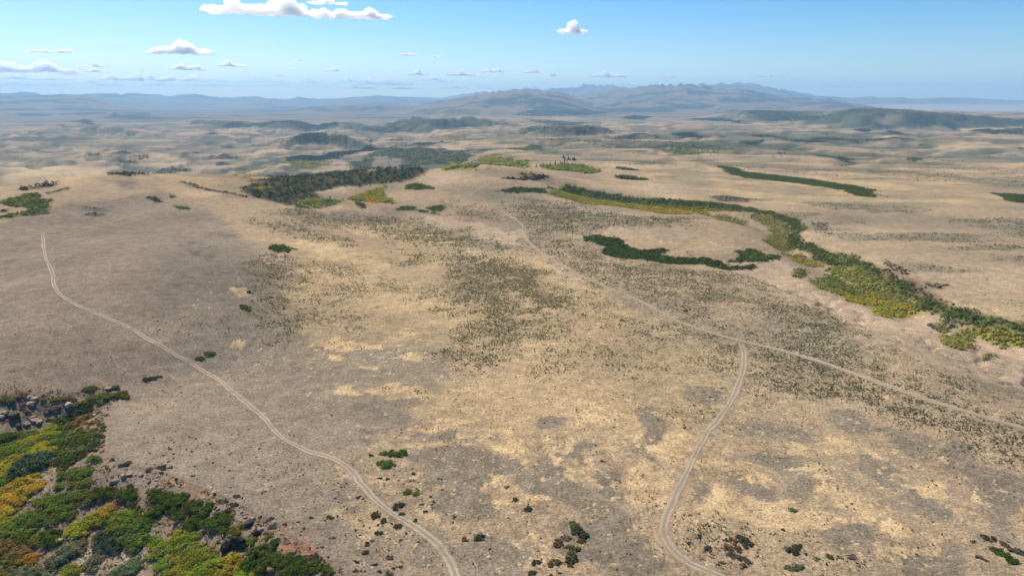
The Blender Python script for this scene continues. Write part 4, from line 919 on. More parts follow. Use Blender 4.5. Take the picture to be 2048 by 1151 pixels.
# sagebrush over the flat: nobody could count it
def sagebrush():
    parts = []
    w = np.reshape(SAGEW, GX.shape)
    for r0, r1, dens, nl, rad in [(120, 330, 2.3, 4, 0.52), (330, 520, 1.9, 3, 0.60), (520, 900, 0.75, 3, 0.9)]:
        A = math.radians(88) / 2 * (r1 * r1 - r0 * r0)
        n = int(A * dens)
        a = RNG.uniform(-math.radians(44), math.radians(44), n); r = np.sqrt(RNG.uniform(r0 * r0, r1 * r1, n))
        x, y = r * np.sin(a), r * np.cos(a)
        pr = sample(w, x, y) * sstep(0.18, 0.62, vnoise(x / 11, y / 11, 801) * .55 + vnoise(x / 3.2, y / 3.2, 803) * .45)
        k = RNG.uniform(0, 1, n) < pr
        x, y = x[k], y[k]; ok = off_track(x, y, 0.3); x, y = x[ok], y[ok]
        s = rad * RNG.uniform(.4, 1.0, len(x)) ** 1.0 * np.where(RNG.uniform(0, 1, len(x)) < .12, 1.7, 1.0); C = np.stack([x, y, zat(x, y) + s * .1], 1); RD = np.stack([s, s, s * .6], 1)
        tn = SGE * 1.0 * RNG.normal(1, .2, (len(x), 1)) + RNG.uniform(-.012, .012, (len(x), 3))
        parts.append(leaf_quads(C, RD, nl, s * 1.05, np.clip(tn, .02, 1), .5, 0.0, tri=True))
    put("sagebrush", leaf_mesh("sagebrush", parts), "grey-green sagebrush covering the straw coloured flat", "sagebrush", None, "stuff")
sagebrush()
def tufts():
    parts = []
    sw = np.reshape(STRAWW, GX.shape)
    n = 95000
    a = RNG.uniform(-math.radians(44), math.radians(44), n); r = np.sqrt(RNG.uniform(110 ** 2, 420 ** 2, n))
    x, y = r * np.sin(a), r * np.cos(a)
    pr = 0.10 + 0.55 * sample(sw, x, y); pr *= sstep(0.42, 0.7, vnoise(x / 7, y / 7, 811) * .6 + vnoise(x / 25, y / 25, 813) * .4)
    k = RNG.uniform(0, 1, n) < pr; x, y = x[k], y[k]; ok = off_track(x, y, 0.2); x, y = x[ok], y[ok]
    s = RNG.uniform(.18, .5, len(x)); C = np.stack([x, y, zat(x, y) + .03], 1); RD = np.stack([s, s, s * .9], 1)
    pal = np.array([BRN * .75, GRY * .8, SGE * .7, STRAW * .9]); tn = pal[RNG.integers(0, 4, len(x))] * RNG.normal(1, .15, (len(x), 1))
    parts.append(leaf_quads(C, RD, 4, s * 1.1, np.clip(tn, .02, 1), .6, 0.0, tri=True))
    put("dry_grass_tufts", leaf_mesh("dry_grass_tufts", parts), "dry bunchgrass tufts speckling the straw patches", "grass", None, "stuff")
tufts()

def undergrowth():
    P = wpoly(rim_px[1:-1] + [(740, 1300), (-60, 1300)])
    x, y = pts_in(P, 3600); s = RNG.uniform(.25, .8, len(x)) * np.where(RNG.uniform(0, 1, len(x)) < .15, 1.5, 1)
    k = vnoise(x / 6, y / 6, 831) * .6 + vnoise(x / 2, y / 2, 833) * .4 > .38; x, y, s = x[k], y[k], s[k]
    C = np.stack([x, y, zat(x, y) + s * .1], 1); RD = np.stack([s, s, s * .6], 1)
    pal = np.array([SGE * .9, OLV * .7, BRN * 1.2, RUST * .9, GRY * 1.3, SGE * .7, STRAW * .7]); q = np.minimum((vnoise(x / 14, y / 14, 835) * 5 + RNG.uniform(0, 2.5, len(x))).astype(int), 6)
    parts = [leaf_quads(C, RD, 7, s * .8, pal[q] * RNG.normal(1, .15, (len(x), 1)), .5, 0.0, tri=True)]
    put("ravine_undergrowth", leaf_mesh("ravine_undergrowth", parts), "low mixed undergrowth on the brown soil of the ravine", "undergrowth", None, "stuff")
undergrowth()

def far_junipers():
    n = 9000
    a = RNG.uniform(-math.radians(40), math.radians(40), n); r = np.exp(RNG.uniform(math.log(1250), math.log(6500), n))
    x, y = r * np.sin(a), r * np.cos(a)
    k = RNG.uniform(0, 1, n) < np.maximum(sstep(0.52, 0.76, vnoise(x / 420, y / 260, 841) * .6 + vnoise(x / 120, y / 80, 843) * .4), sstep(.68, .85, sample(gully, x, y))); x, y, r = x[k], y[k], r[k]
    s = np.maximum(r / FPX * .9, 1.3) * RNG.uniform(.6, 1.4, len(x)); C = np.stack([x, y, zat(x, y) + s * .2], 1); RD = np.stack([s, s, s * .8], 1)
    pal = np.array([JUN, JUN * 1.2, GRY * .7, DKG * .7])
    parts = [leaf_quads(C, RD, 6, s * .9, pal[RNG.integers(0, 4, len(x))], .4, 0.0, tri=True)]
    put("juniper_scatter", leaf_mesh("juniper_scatter", parts), "dark junipers dotted thinly over the far plain", "junipers", None, "stuff")
far_junipers()

# ------------------------------------------------------------------ single shrubs
def lumpy(nl, size, lumps, seed):
    global RNG
    keep, RNG = RNG, np.random.default_rng(seed)
    C, RD = [], []
    for i in range(lumps):
        a = RNG.uniform(0, 6.283); q = math.sqrt(RNG.uniform(0, 1)) * 0.86 * (1 + .22 * math.sin(2 * a + seed) + .15 * math.sin(3 * a + 2 * seed))
        hz = (0.60 + RNG.uniform(-.28, .26)) * (1 - 0.5 * min(q, 1) ** 2)
        C.append((q * math.cos(a), q * math.sin(a), hz * 0.62)); s = RNG.uniform(.15, .40); RD.append((s, s, s * .85))
    C = np.array(C); RD = np.array(RD)
    br = np.clip(RNG.normal(1, .2, (lumps, 1)), .55, 1.5) * np.stack([RNG.normal(1, .16, lumps), np.ones(lumps), RNG.normal(1, .15, lumps)], 1)
    p = leaf_quads(C, RD, nl // lumps, np.full(lumps, size), br, .5, -.35, up=.45)
    RNG = keep
    return leaf_mesh("foliage", [p])
def stems_mesh(seed, count=7):
    r = random.Random(seed); V, F = [], []
    for i in range(count):
        a = r.uniform(0, 6.283); q = r.uniform(.2, .6); h = r.uniform(.45, .7)
        p0 = Vector((.06 * math.cos(a), .06 * math.sin(a), -.06)); p2 = Vector((q * math.cos(a), q * math.sin(a), h)); p1 = p0.lerp(p2, .5) + Vector((0, 0, .08))
        ring = []
        for p, w in ((p0, .05), (p1, .033), (p2, .012)):
            b = len(V); V += [(p.x + w * math.cos(t), p.y + w * math.sin(t), p.z) for t in (0, 2.094, 4.189)]; ring.append(b)
        for u, w in zip(ring[:-1], ring[1:]):
            F += [(u + k, u + (k + 1) % 3, w + (k + 1) % 3, w + k) for k in range(3)]
    me = bpy.data.meshes.new("stems"); me.from_pydata(V, [], F); me.materials.append(MAT_BARK); return me
BIG = [lumpy(2300, .088, 46, 900 + i) for i in range(5)]
MED = [lumpy(760, .14, 22, 930 + i) for i in range(4)]
SML = [lumpy(110, .36, 7, 950 + i) for i in range(4)]
STEM = [stems_mesh(970 + i) for i in range(3)]
HUE = dict(dk=(0.09, 0.125, 0.022), md=(0.16, 0.20, 0.035), ol=(0.165, 0.17, 0.035), yg=(0.33, 0.31, 0.035), lm=(0.25, 0.285, 0.04), gd=(0.47, 0.33, 0.04), og=(0.40, 0.25, 0.03),
           bl=(0.075, 0.115, 0.062), sg=(0.19, 0.215, 0.10), br=(0.17, 0.105, 0.055), gy=(0.15, 0.13, 0.095), ds=(0.095, 0.095, 0.055), sw=(0.33, 0.23, 0.11), gp=(0.24, 0.195, 0.155), bo=(0.25, 0.18, 0.06))
rs = random.Random(5)
def shrub(px, py, rx, hue, label, group=None, name="shrub", ry=None, tall=0.8):
    """px, py: middle of the shrub in the photograph; rx: half its width there"""
    p = hit(px, py + (ry or rx * .7) * .45)[0]
    r = rx * px_size(p)
    col = [c * 1.22 * rs.uniform(.85, 1.15) for c in HUE[hue]]
    sc = (r * rs.uniform(.95, 1.05), r * rs.uniform(.9, 1.1), r * tall * rs.uniform(.9, 1.12))
    rot = rs.uniform(0, 6.28)
    me = rs.choice(BIG) if r > 2.6 else (rs.choice(MED) if r > 1.1 else rs.choice(SML))
    if r > 1.1:
        o = bpy.data.objects.new(name, None); COL.objects.link(o); o.empty_display_size = .5
        f = put("foliage", me, parent=o); s = put("stems", rs.choice(STEM), parent=o)
    else:
        o = f = put(name, me)
    o.location = (p[0], p[1], p[2] - .03); o.rotation_euler = (0, 0, rot); o.scale = sc
    f.color = (*col, 1)
    o["label"] = label; o["category"] = "shrub"
    if group: o["group"] = group
    return o
def shrubs(zone, items, hue, label, group, name="shrub", tall=.66):
    for it in items:
        x, y, r = it[:3]; (px, py), = zone([(x, y)])
        shrub(px, py, r / 2.877, it[3] if len(it) > 3 else hue, label if len(items) > 1 else label, group if len(items) > 1 else None, name, tall=tall)

shrubs(B0, [(190, 500, 92)], 'bl', "big round blue-green juniper in the ravine", None, "juniper", .85)
shrubs(B0, [(180, 585, 48), (120, 600, 50), (62, 640, 50), (215, 628, 42), (150, 655, 52), (90, 690, 52), (40, 700, 46), (15, 755, 44), (62, 770, 42), (18, 815, 40), (125, 705, 44), (0, 680, 44), (235, 612, 28)], 'gd', "bright golden shrub in the gold clump below the blue-green juniper", "golden shrubs of the gold clump")
shrubs(B0, [(60, 545, 48), (30, 510, 48), (88, 520, 44), (15, 560, 40), (285, 300, 40), (305, 330, 34), (225, 335, 46), (160, 375, 50), (255, 400, 46), (215, 430, 44), (120, 455, 44), (300, 420, 40), (75, 565, 34)], 'yg', "yellow-green shrub in the mass around the blue-green juniper", "yellow-green shrubs by the juniper")
shrubs(B0, [(60, 430, 56), (120, 415, 52), (15, 440, 48), (10, 485, 44), (180, 425, 44), (265, 355, 44), (160, 330, 40), (110, 385, 46), (200, 385, 42), (60, 395, 40), (320, 380, 38)], 'md', "mid-green shrub in the mass above the blue-green juniper", "green shrubs above the juniper")
shrubs(B0, [(45, 340, 44)], 'dk', "dark green shrub under the rocky rim at the photo's left edge", None)
shrubs(B0, [(28, 605, 44)], 'md', "dark leafy green shrub between the golden clump and the photo's left edge", None)
shrubs(B0, [(365, 560, 38), (345, 630, 32), (440, 540, 46), (500, 545, 38), (540, 478, 40), (430, 610, 38), (495, 610, 46), (410, 575, 30), (470, 575, 36)], 'md', "green clump on the bare soil right of the blue-green juniper", "green clumps right of the juniper")
shrubs(B0, [(600, 658, 54)], 'dk', "dark green shrub beside the brown boulder on the ravine rim", None)
shrubs(B0, [(730, 672, 58)], 'dk', "rounded green shrub on bare rust soil under the grey boulders", None)
shrubs(B0, [(760, 727, 36)], 'dk', "smaller green shrub just below the rounded one on rust soil", None)
shrubs(B0, [(405, 690, 56), (455, 670, 46), (300, 715, 66), (345, 750, 50), (250, 700, 44), (400, 740, 44)], 'md', "leafy green shrub right of the gold clump across the bare soil", "green shrubs across the bare soil strip")
shrubs(B0, [(505, 695, 58), (545, 670, 44)], 'ol', "olive green shrub left of the brown boulder", "olive shrubs by the brown boulder")
shrubs(B0, [(470, 860, 64), (520, 830, 56), (560, 805, 56), (615, 775, 58), (430, 880, 46), (600, 820, 44)], 'yg', "vivid yellow-green shrub in the ridge of yellow shrubs mid ravine", "yellow ridge shrubs mid ravine")
shrubs(B0, [(100, 845, 62), (170, 805, 62), (60, 900, 56), (150, 885, 58), (25, 905, 46), (210, 830, 50)], 'md', "leafy green shrub below the gold clump near the left edge", "green shrubs below the gold clump")
shrubs(B0, [(255, 800, 52), (340, 780, 46), (300, 820, 44), (390, 790, 44), (290, 765, 40)], 'ol', "mottled olive shrub between the gold clump and the yellow ridge", "mottled olive shrubs")
shrubs(B0, [(295, 905, 54), (300, 950, 46)], 'dk', "dark olive shrub standing over a pale rock mid ravine", "dark olive shrubs by the pale rock")
shrubs(B0, [(205, 940, 42)], 'ol', "small round olive shrub right of the orange one", None)
shrubs(B0, [(70, 975, 60), (120, 1000, 54), (30, 960, 46)], 'bo', "orange-tinted shrub in the lower left corner cluster", "orange-tinted corner shrubs")
shrubs(B0, [(160, 1045, 44)], 'og', "bright orange shrub at the foot of the corner cluster", None)
shrubs(B0, [(70, 1040, 58), (15, 1040, 50), (110, 1045, 44)], 'ol', "green underside shrub beneath the orange-tinted cluster", "green shrubs beneath the orange ones")
shrubs(B0, [(600, 925, 66), (655, 960, 58), (640, 880, 60), (690, 920, 58)], 'bl', "bluish green shrub left of the large lime mass", "bluish green shrubs mid ravine")
shrubs(B0, [(700, 800, 62), (760, 850, 66), (705, 850, 62), (770, 910, 60), (820, 860, 54), (750, 790, 50), (830, 930, 56), (790, 960, 50)], 'md', "broad mid-green shrub above the large lime mass", "broad green shrubs above the lime mass")
shrubs(B0, [(380, 1015, 66), (315, 1055, 48), (455, 970, 52), (415, 985, 46)], 'sg', "silvery sage-green shrub on the pale lower slope", "silvery shrubs on the pale slope")
shrubs(B0, [(545, 1055, 44), (530, 1095, 40)], 'sg', "small grey sage shrub on the pale slope beside the bright one", "small grey sage shrubs")
shrubs(B0, [(415, 1110, 54)], 'lm', "lone bright yellow-green shrub on the pale slope by the bottom edge", None)
shrubs(B0, [(750, 1085, 62), (800, 1060, 46), (700, 1125, 56)], 'sg', "dull sage-green shrub left of the lime mass by the bottom edge", "dull sage shrubs by the bottom edge")
shrubs(B0, [(150, 1125, 60), (220, 1120, 46), (280, 1135, 40), (90, 1110, 40)], 'sg', "grey-green shrub at the bottom edge near the corner", "grey-green corner shrubs")
shrubs(B0, [(45, 1125, 46)], 'ol', "olive shrub in the very bottom left corner", None)
shrubs(B0, [(1050, 910, 60), (1000, 960, 64), (1080, 970, 66), (940, 990, 58), (1140, 990, 60), (1020, 1040, 64), (1110, 1045, 64), (1190, 1020, 56), (960, 1070, 60), (1060, 1105, 64), (1160, 1095, 60), (1230, 1060, 52), (980, 1130, 56), (1220, 1120, 50), (1110, 920, 46), (900, 1010, 46), (900, 950, 44), (1090, 1140, 56)], 'lm', "lime green shrub within the large lime mass by the bottom edge", "shrubs of the large lime mass")
shrubs(B0, [(1340, 1040, 48), (1330, 1095, 50), (1400, 1125, 50), (1290, 1060, 44), (1280, 1120, 46), (1450, 1145, 40)], 'yg', "vivid green-yellow shrub below the twin black boulders", "vivid shrubs below the black boulders")
shrubs(B0, [(905, 690, 52), (960, 685, 54), (1020, 705, 52), (935, 745, 52), (990, 750, 48), (885, 660, 40), (900, 780, 38), (1050, 690, 40)], 'dk', "dark glossy shrub in the dark clump at the ravine rim", "dark clump shrubs at the ravine rim")
shrubs(B0, [(1110, 735, 54), (1050, 795, 44), (1170, 770, 50), (1095, 850, 52), (1140, 820, 44), (1200, 745, 36)], 'dk', "dark green shrub around the rust-red soil pocket", "dark shrubs round the rust pocket")
shrubs(B0, [(1230, 830, 58), (1310, 820, 42), (1270, 790, 40), (1290, 870, 42)], 'dk', "dark green shrub between the rust pocket and the rocky rim", "dark shrubs below the rocky rim")
shrubs(B0, [(850, 820, 44)], 'dk', "dark shrub at the top of the large lime mass", None)
shrubs(B0, [(1380, 870, 46), (1345, 905, 40), (1440, 940, 44), (1550, 912, 28)], 'ol', "olive-dark shrub squeezed among the black boulders", "olive shrubs among the black boulders")
shrubs(B0, [(1490, 1000, 54), (1560, 965, 50), (1450, 1060, 52), (1530, 1075, 54), (1600, 1050, 52), (1680, 1035, 50), (1730, 1055, 44), (1690, 1105, 52), (1780, 1095, 44), (1620, 1115, 46), (1560, 1030, 46), (1500, 1125, 44), (1810, 1070, 38), (1740, 1140, 40)], 'dk', "dark green shrub in the tail of the ravine right of the black boulders", "dark shrubs of the ravine tail")
shrubs(B0, [(1865, 1092, 42)], 'dk', "round dark green shrub at the tip of the ravine tail", None)
shrubs(B0, [(1875, 1138, 44)], 'dk', "dark green shrub at the bottom edge under the tip of the ravine tail", None)
shrubs(B0, [(1802, 1032, 34)], 'gy', "blackish brown shrub on the gravel above the ravine tail", None)
shrubs(B0, [(1310, 772, 22), (1345, 736, 26), (1285, 715, 28, 'gy'), (1362, 688, 22, 'gy')], 'ds', "small dark shrub among stones at the top of the rocky rim", "small shrubs on the rocky rim")
shrubs(B0, [(1570, 862, 26, 'gy'), (1635, 855, 15), (1550, 820, 18, 'gy')], 'ds', "grey shrub beside the rocks right of the ravine", "grey shrubs right of the ravine")
shrubs(B0, [(1898, 808, 20)], 'dk', "dark round bush alone on the gravel slope", None)
shrubs(B0, [(1790, 812, 14)], 'dk', "tiny dark bush left of the lone round one on the gravel", None)
shrubs(B0, [(520, 68, 30), (490, 75, 20), (660, 62, 24, 'ds'), (690, 98, 36), (590, 115, 44), (540, 122, 34), (710, 112, 30), (640, 108, 26)], 'ol', "olive rim shrub at the head of the ravine beside the gravel", "olive shrubs at the ravine head")
shrubs(B0, [(130, 108, 26), (60, 130, 28, 'ol'), (95, 125, 20), (20, 132, 22, 'ol'), (350, 125, 28), (310, 135, 22, 'ol'), (390, 130, 18), (440, 160, 24), (420, 135, 18, 'ol'), (480, 150, 22), (250, 135, 18)], 'bo', "rusty brown shrub among the pale rocks of the upper rim", "rusty shrubs of the upper rim")
shrubs(B0, [(300, 185, 24), (340, 170, 22), (270, 200, 20), (160, 200, 18), (130, 160, 18), (320, 195, 18)], 'gp', "leafless grey shrub among the pale rocks of the upper rim", "leafless grey rim shrubs")
shrubs(B0, [(480, 240, 40), (520, 225, 30), (450, 268, 34), (560, 260, 26)], 'bo', "brown-orange shrub at the right end of the upper rim", "brown-orange rim shrubs")
shrubs(B0, [(525, 272, 24), (580, 278, 22), (592, 312, 17), (582, 346, 20), (560, 392, 22), (590, 402, 16, 'gp'), (596, 428, 17, 'gp'), (600, 295, 14)], 'ds', "dark shrub in the row edging the gravel beside the green mat", "dark shrub row edging the gravel")
shrubs(B0, [(940, 522, 24), (915, 522, 18), (990, 522, 16), (855, 535, 20, 'gy'), (735, 497, 18), (690, 515, 16), (650, 480, 14), (1020, 588, 11), (930, 555, 11), (725, 500, 14)], 'ds', "low dark shrub on the gravel just above the grey boulders", "low shrubs above the grey boulders")
shrubs(B1, [(350, 440, 38)], 'dk', "dark end of the small green clump east of the winding track", None)
shrubs(B1, [(265, 498, 46)], 'md', "green shrub of the small clump east of the winding track", None)
shrubs(B1, [(300, 438, 36), (250, 440, 28)], 'ol', "olive shrub capping the small clump east of the winding track", "olive tops of the small clump")
shrubs(B1, [(385, 662, 28), (440, 672, 24)], 'md', "green topped shrub on the stony ground beside the track bend", "green topped shrubs by the track bend")
shrubs(B1, [(337, 740, 36)], 'ds', "largest charcoal shrub hugging the east edge of the track", None)
shrubs(B1, [(352, 790, 20), (432, 828, 17), (425, 555, 15), (490, 778, 14), (540, 720, 12), (470, 735, 14), (320, 770, 14), (180, 453, 15), (230, 585, 15), (265, 590, 14)], 'ds', "small charcoal shrub just east of the winding track", "small charcoal shrubs east of the track")
shrubs(B1, [(205, 796, 30)], 'dk', "green-dark shrub on the straw patch west of the track", None)
shrubs(B1, [(248, 830, 22), (220, 898, 21), (335, 860, 26), (155, 963, 18), (150, 1010, 22), (105, 695, 15), (95, 1065, 16), (200, 1080, 18), (285, 1040, 22, 'gy'), (355, 1095, 15), (88, 1115, 16), (285, 1145, 28), (225, 1122, 14), (183, 942, 12), (305, 1105, 11)], 'ds', "charcoal shrub on the stony slope west of the track's lower end", "charcoal shrubs west of the lower track")
shrubs(B1, [(797, 920, 35)], 'ds', "solitary dark shrub on the grey flat right of the track's end", None)
shrubs(B1, [(722, 935, 20)], 'br', "small brown shrub left of the solitary dark one", None)
shrubs(B1, [(1010, 706, 20)], 'ds', "upper of two dark shrubs in the straw crescent", None)
shrubs(B1, [(1080, 760, 27)], 'ds', "lower of two dark shrubs in the straw crescent", None)
shrubs(B1, [(960, 635, 18)], 'sw', "straw-brown bush at the top of the straw crescent", None)
shrubs(B1, [(1378, 885, 48), (1345, 850, 36, 'ol'), (1395, 910, 34)], 'ds', "dark olive shrub atop the biggest bottom-edge clump", "dark tops of the bottom-edge clump")
shrubs(B1, [(1250, 955, 34), (1300, 925, 30, 'gp'), (1385, 942, 26)], 'br', "round brown shrub in the middle of the bottom-edge clump", "brown shrubs of the bottom-edge clump")
shrubs(B1, [(1345, 985, 30), (1305, 978, 20)], 'ol', "olive shrub in the middle of the bottom-edge clump", "olive shrubs of the bottom-edge clump")
shrubs(B1, [(1325, 1037, 46)], 'ds', "big dark shrub at the foot of the bottom-edge clump", None)
shrubs(B1, [(1235, 1067, 36)], 'br', "brown-olive mound left of the big dark shrub", None)
shrubs(B1, [(1328, 1082, 20)], 'br', "brown tuft under the big dark shrub", None)
shrubs(B1, [(1130, 1067, 25)], 'ds', "dark shrub standing left of the brown-olive mound", None)
shrubs(B1, [(1105, 1130, 26), (1220, 1140, 14), (1265, 1130, 12)], 'ds', "dark shrub by the bottom edge below the clump", "dark shrubs by the bottom edge")
shrubs(B1, [(1510, 487, 15)], 'br', "tiny brown bush on the straw patch mid flat", None)
shrubs(B1, [(650, 810, 15)], 'ol', "tiny green bush on the grey flat east of the track", None)
shrubs(B2, [(147, 918, 18)], 'ds', "dark shrub just right of the curving track's bend", None)
shrubs(B2, [(190, 985, 24)], 'ds', "dark shrub right of and below the track-bend one", None)
shrubs(B2, [(400, 940, 34), (425, 962, 32), (380, 925, 24)], 'ds', "dark shrub on the brown mound east of the curving track", "dark shrubs on the brown mound")
shrubs(B2, [(310, 935, 22), (350, 950, 20, 'br'), (310, 985, 26, 'br'), (370, 990, 24, 'br'), (330, 1020, 26), (380, 1040, 26), (420, 1060, 24), (400, 1090, 20)], 'gy', "low grey-brown scrub on the brown mound east of the curving track", "grey-brown scrub on the mound")
shrubs(B2, [(685, 990, 34), (710, 975, 24), (695, 1010, 24)], 'ds', "dark olive shrub in the tight trio right of the brown mound", "dark trio right of the mound")
shrubs(B2, [(895, 1036, 22)], 'dk', "dark green shrub between the trio and the grey-brown mound", None)
shrubs(B2, [(1025, 1036, 25)], 'gp', "grey-brown rounded shrub alone by the bottom edge", None)
shrubs(B2, [(880, 1080, 12), (815, 1046, 18, 'sg'), (755, 1022, 10), (700, 1090, 36, 'sg'), (660, 1100, 24, 'sg'), (625, 885, 14), (680, 764, 24, 'sg')], 'ds', "small shrub dotted right of the curving track", "small shrubs right of the curving track")
shrubs(B2, [(1810, 928, 26), (1780, 915, 16), (1900, 965, 24, 'gy')], 'ds', "dark shrub at the top of the corner row in the lower right", "upper shrubs of the right corner row")
shrubs(B2, [(1850, 995, 28), (1885, 1015, 32), (1930, 1050, 30), (1960, 1062, 22)], 'dk', "dark green shrub in the slanting corner row in the lower right", "green shrubs of the right corner row")
shrubs(B2, [(1965, 1000, 26), (1995, 1010, 24), (1750, 1040, 16), (1790, 1055, 14), (1720, 950, 14)], 'gy', "grey-dark shrub beside the slanting corner row", "grey shrubs beside the right corner row")
shrubs(M0, [(1432, 643, 13)], 'ds', "upright dark bush on the straw spot below the dome", None, tall=1.5)
shrubs(M0, [(1410, 728, 26), (1395, 718, 20), (1430, 742, 22)], 'ol', "olive shrub in the cluster below the upright dark bush", "olive cluster below the dome")
shrubs(M0, [(1150, 1018, 26), (1200, 992, 26), (1225, 990, 20), (1185, 988, 16)], 'ol', "olive shrub in the gully beside the winding track", "olive shrubs in the track gully")
shrubs(M0, [(840, 1140, 24), (870, 1136, 22), (900, 1130, 16), (925, 1126, 12)], 'ds', "dark shrub of the short row above the rocky head of the ravine", "short row above the ravine head")
shrubs(M0, [(1752, 686, 7), (1785, 698, 5), (1700, 395, 12), (1680, 390, 10)], 'ds', "tiny dark bush near the oval thicket below the dome", "tiny bushes below the dome")

# the many small shrubs that dot the gravel
def dots(zone, poly, n, label, group, lo=.22, hi=.55, hues=('ds', 'ds', 'gy', 'gy', 'br')):
    P = wpoly(zone(poly)); x, y = pts_in(P, n); x, y = x[:n], y[:n]
    ok = off_track(x, y, .4); x, y = x[ok], y[ok]; z = zat(x, y)
    for a, b, c in zip(x, y, z):
        o = put("small_shrub", rs.choice(SML), label, "shrub", group)
        r = lo + (hi - lo) * rs.random() ** 2
        o.location = (a, b, c - .02); o.scale = (r, r, r * .85); o.rotation_euler = (0, 0, rs.uniform(0, 6.28)); o.color = (*[q * rs.uniform(.8, 1.15) for q in HUE[rs.choice(hues)]], 1)
dots(B0, [(1000, 350), (1400, 320), (1560, 420), (1950, 520), (1990, 900), (1960, 1120), (1500, 800), (1200, 620), (900, 520), (700, 480)], 120, "tiny dark shrub speckling the gravel between ravine and track", "tiny shrubs between ravine and track")
dots(B1, [(0, 640), (200, 700), (420, 880), (480, 1000), (200, 960), (330, 1150), (0, 1150)], 60, "tiny dark shrub speckling the slope west of the track's lower end", "tiny shrubs west of the lower track")
dots(B1, [(200, 420), (480, 560), (620, 600), (560, 780), (420, 760), (330, 600)], 45, "tiny dark shrub speckling the stony ground east of the track", "tiny shrubs east of the track")
dots(M0, [(830, 740), (1330, 740), (1420, 830), (1300, 900), (860, 880)], 40, "tiny dark shrub speckling the lower flank of the dome", "tiny shrubs on the dome flank", .3, .7)

# ------------------------------------------------------------------ boulders
MAT_ROCK = plain("lichened_basalt", (0.225, 0.178, 0.132), .35, 1.6, True)
def rock_mesh(seed, n=20):
    import bmesh
    r = random.Random(seed); bm = bmesh.new()
    ax = (1, r.uniform(.6, .9), r.uniform(.5, .8))
    for i in range(n):
        v = Vector((r.gauss(0, 1), r.gauss(0, 1), r.gauss(0, 1))).normalized() * r.uniform(.8, 1.05)
        m_ = max(abs(v.x), abs(v.y), abs(v.z)); v = v.lerp(v / m_, .45)
        bm.verts.new((v.x * ax[0], v.y * ax[1], v.z * ax[2]))
    res = bmesh.ops.convex_hull(bm, input=bm.verts)
    bmesh.ops.delete(bm, geom=[e for e in res['geom_interior'] if isinstance(e, bmesh.types.BMVert)], context='VERTS')
    bmesh.ops.bevel(bm, geom=list(bm.edges), offset=.05, segments=1, affect='EDGES')
    me = bpy.data.meshes.new("boulder"); bm.to_mesh(me); bm.free(); me.materials.append(MAT_ROCK); return me
ROCKS = [rock_mesh(40 + i) for i in range(8)]
TONE = dict(gr=(1.5, 1.45, 1.35), dk=(.36, .34, .33), pl=(2.3, 2.15, 1.95), bn=(.75, .6, .5), bk=(.13, .13, .14))
def boulder(px, py, rx, tone, label, group=None, tall=.8):
    p = hit(px, py + rx * .35)[0]; r = rx * px_size(p)
    o = put("boulder", rs.choice(ROCKS), label, "boulder", group)
    o.location = (p[0], p[1], p[2] + r * tall * .22); o.scale = (r, r * rs.uniform(.8, 1.1), r * tall); o.rotation_euler = (rs.uniform(-.25, .25), rs.uniform(-.25, .25), rs.uniform(0, 6.28))
    o.color = (*[q * rs.uniform(.88, 1.1) for q in TONE[tone]], 1)
def boulders(zone, items, tone, label, group=None, tall=.8):
    for it in items:
        (px, py), = zone([it[:2]]); boulder(px, py, it[2] / 2.877, it[3] if len(it) > 3 else tone, label, group if len(items) > 1 else None, tall)
boulders(B0, [(80, 228, 34)], 'dk', "large slate-dark boulder on the upper rim", None, 1.0)
boulders(B0, [(20, 215, 24), (8, 235, 20)], 'gr', "grey boulder at the photo's left edge beside the slate-dark one", "grey boulders left of the slate-dark one")
boulders(B0, [(170, 122, 20), (200, 128, 18), (178, 155, 24), (150, 120, 14)], 'pl', "pale grey boulder in the cluster above the slate-dark one", "pale cluster above the slate-dark boulder")
boulders(B0, [(395, 160, 34)], 'pl', "largest pale boulder amid the rusty shrubs of the upper rim", None, .6)
boulders(B0, [(368, 132, 14)], 'pl', "little white stone left of the largest pale boulder", None)
boulders(B0, [(625, 70, 22)], 'gr', "grey boulder at the head of the ravine", None)
boulders(B0, [(205, 250, 30), (225, 262, 24), (190, 235, 20)], 'gr', "slabby grey boulder right of the slate-dark one", "slabby boulders right of the slate-dark one", .6)
boulders(B0, [(155, 275, 22)], 'gr', "grey boulder below the slabby ones", None)
boulders(B0, [(108, 285, 20)], 'dk', "small dark boulder below the slate-dark one", None)
boulders(B0, [(568, 210, 18), (545, 225, 14), (610, 180, 14)], 'pl', "pale stone where the green mat meets the gravel", "pale stones by the green mat")
boulders(B0, [(655, 602, 26)], 'gr', "biggest rounded grey boulder of the rim above the rust soil", None)
boulders(B0, [(710, 578, 20)], 'gr', "upright grey boulder right of the biggest rounded one", None, 1.2)
boulders(B0, [(745, 560, 24), (812, 563, 20), (770, 570, 12)], 'gr', "flat grey boulder in the rim row above the rust soil", "flat boulders of the rim row", .6)
boulders(B0, [(548, 642, 30)], 'bn', "brown boulder with a dark top left of the dark shrub", None)
boulders(B0, [(750, 627, 22)], 'dk', "dark boulder above the rounded green shrub", None)
boulders(B0, [(862, 607, 13), (900, 598, 10), (1110, 570, 13), (900, 580, 9)], 'gr', "small grey rock on the gravel above the dark clump", "small rocks above the dark clump")
boulders(B0, [(1240, 660, 22), (1212, 640, 14), (1300, 680, 14), (1215, 690, 12), (1190, 665, 10)], 'pl', "pale flat rock on the gravel above the rust pocket", "pale flat rocks", .45)
boulders(B0, [(1236, 750, 18), (1255, 765, 14)], 'gr', "grey rock at the edge of the rust pocket shrubs", "grey rocks by the rust pocket")
boulders(B0, [(1302, 980, 38)], 'bk', "smaller of the twin black boulders in the ravine", None, 1.15)
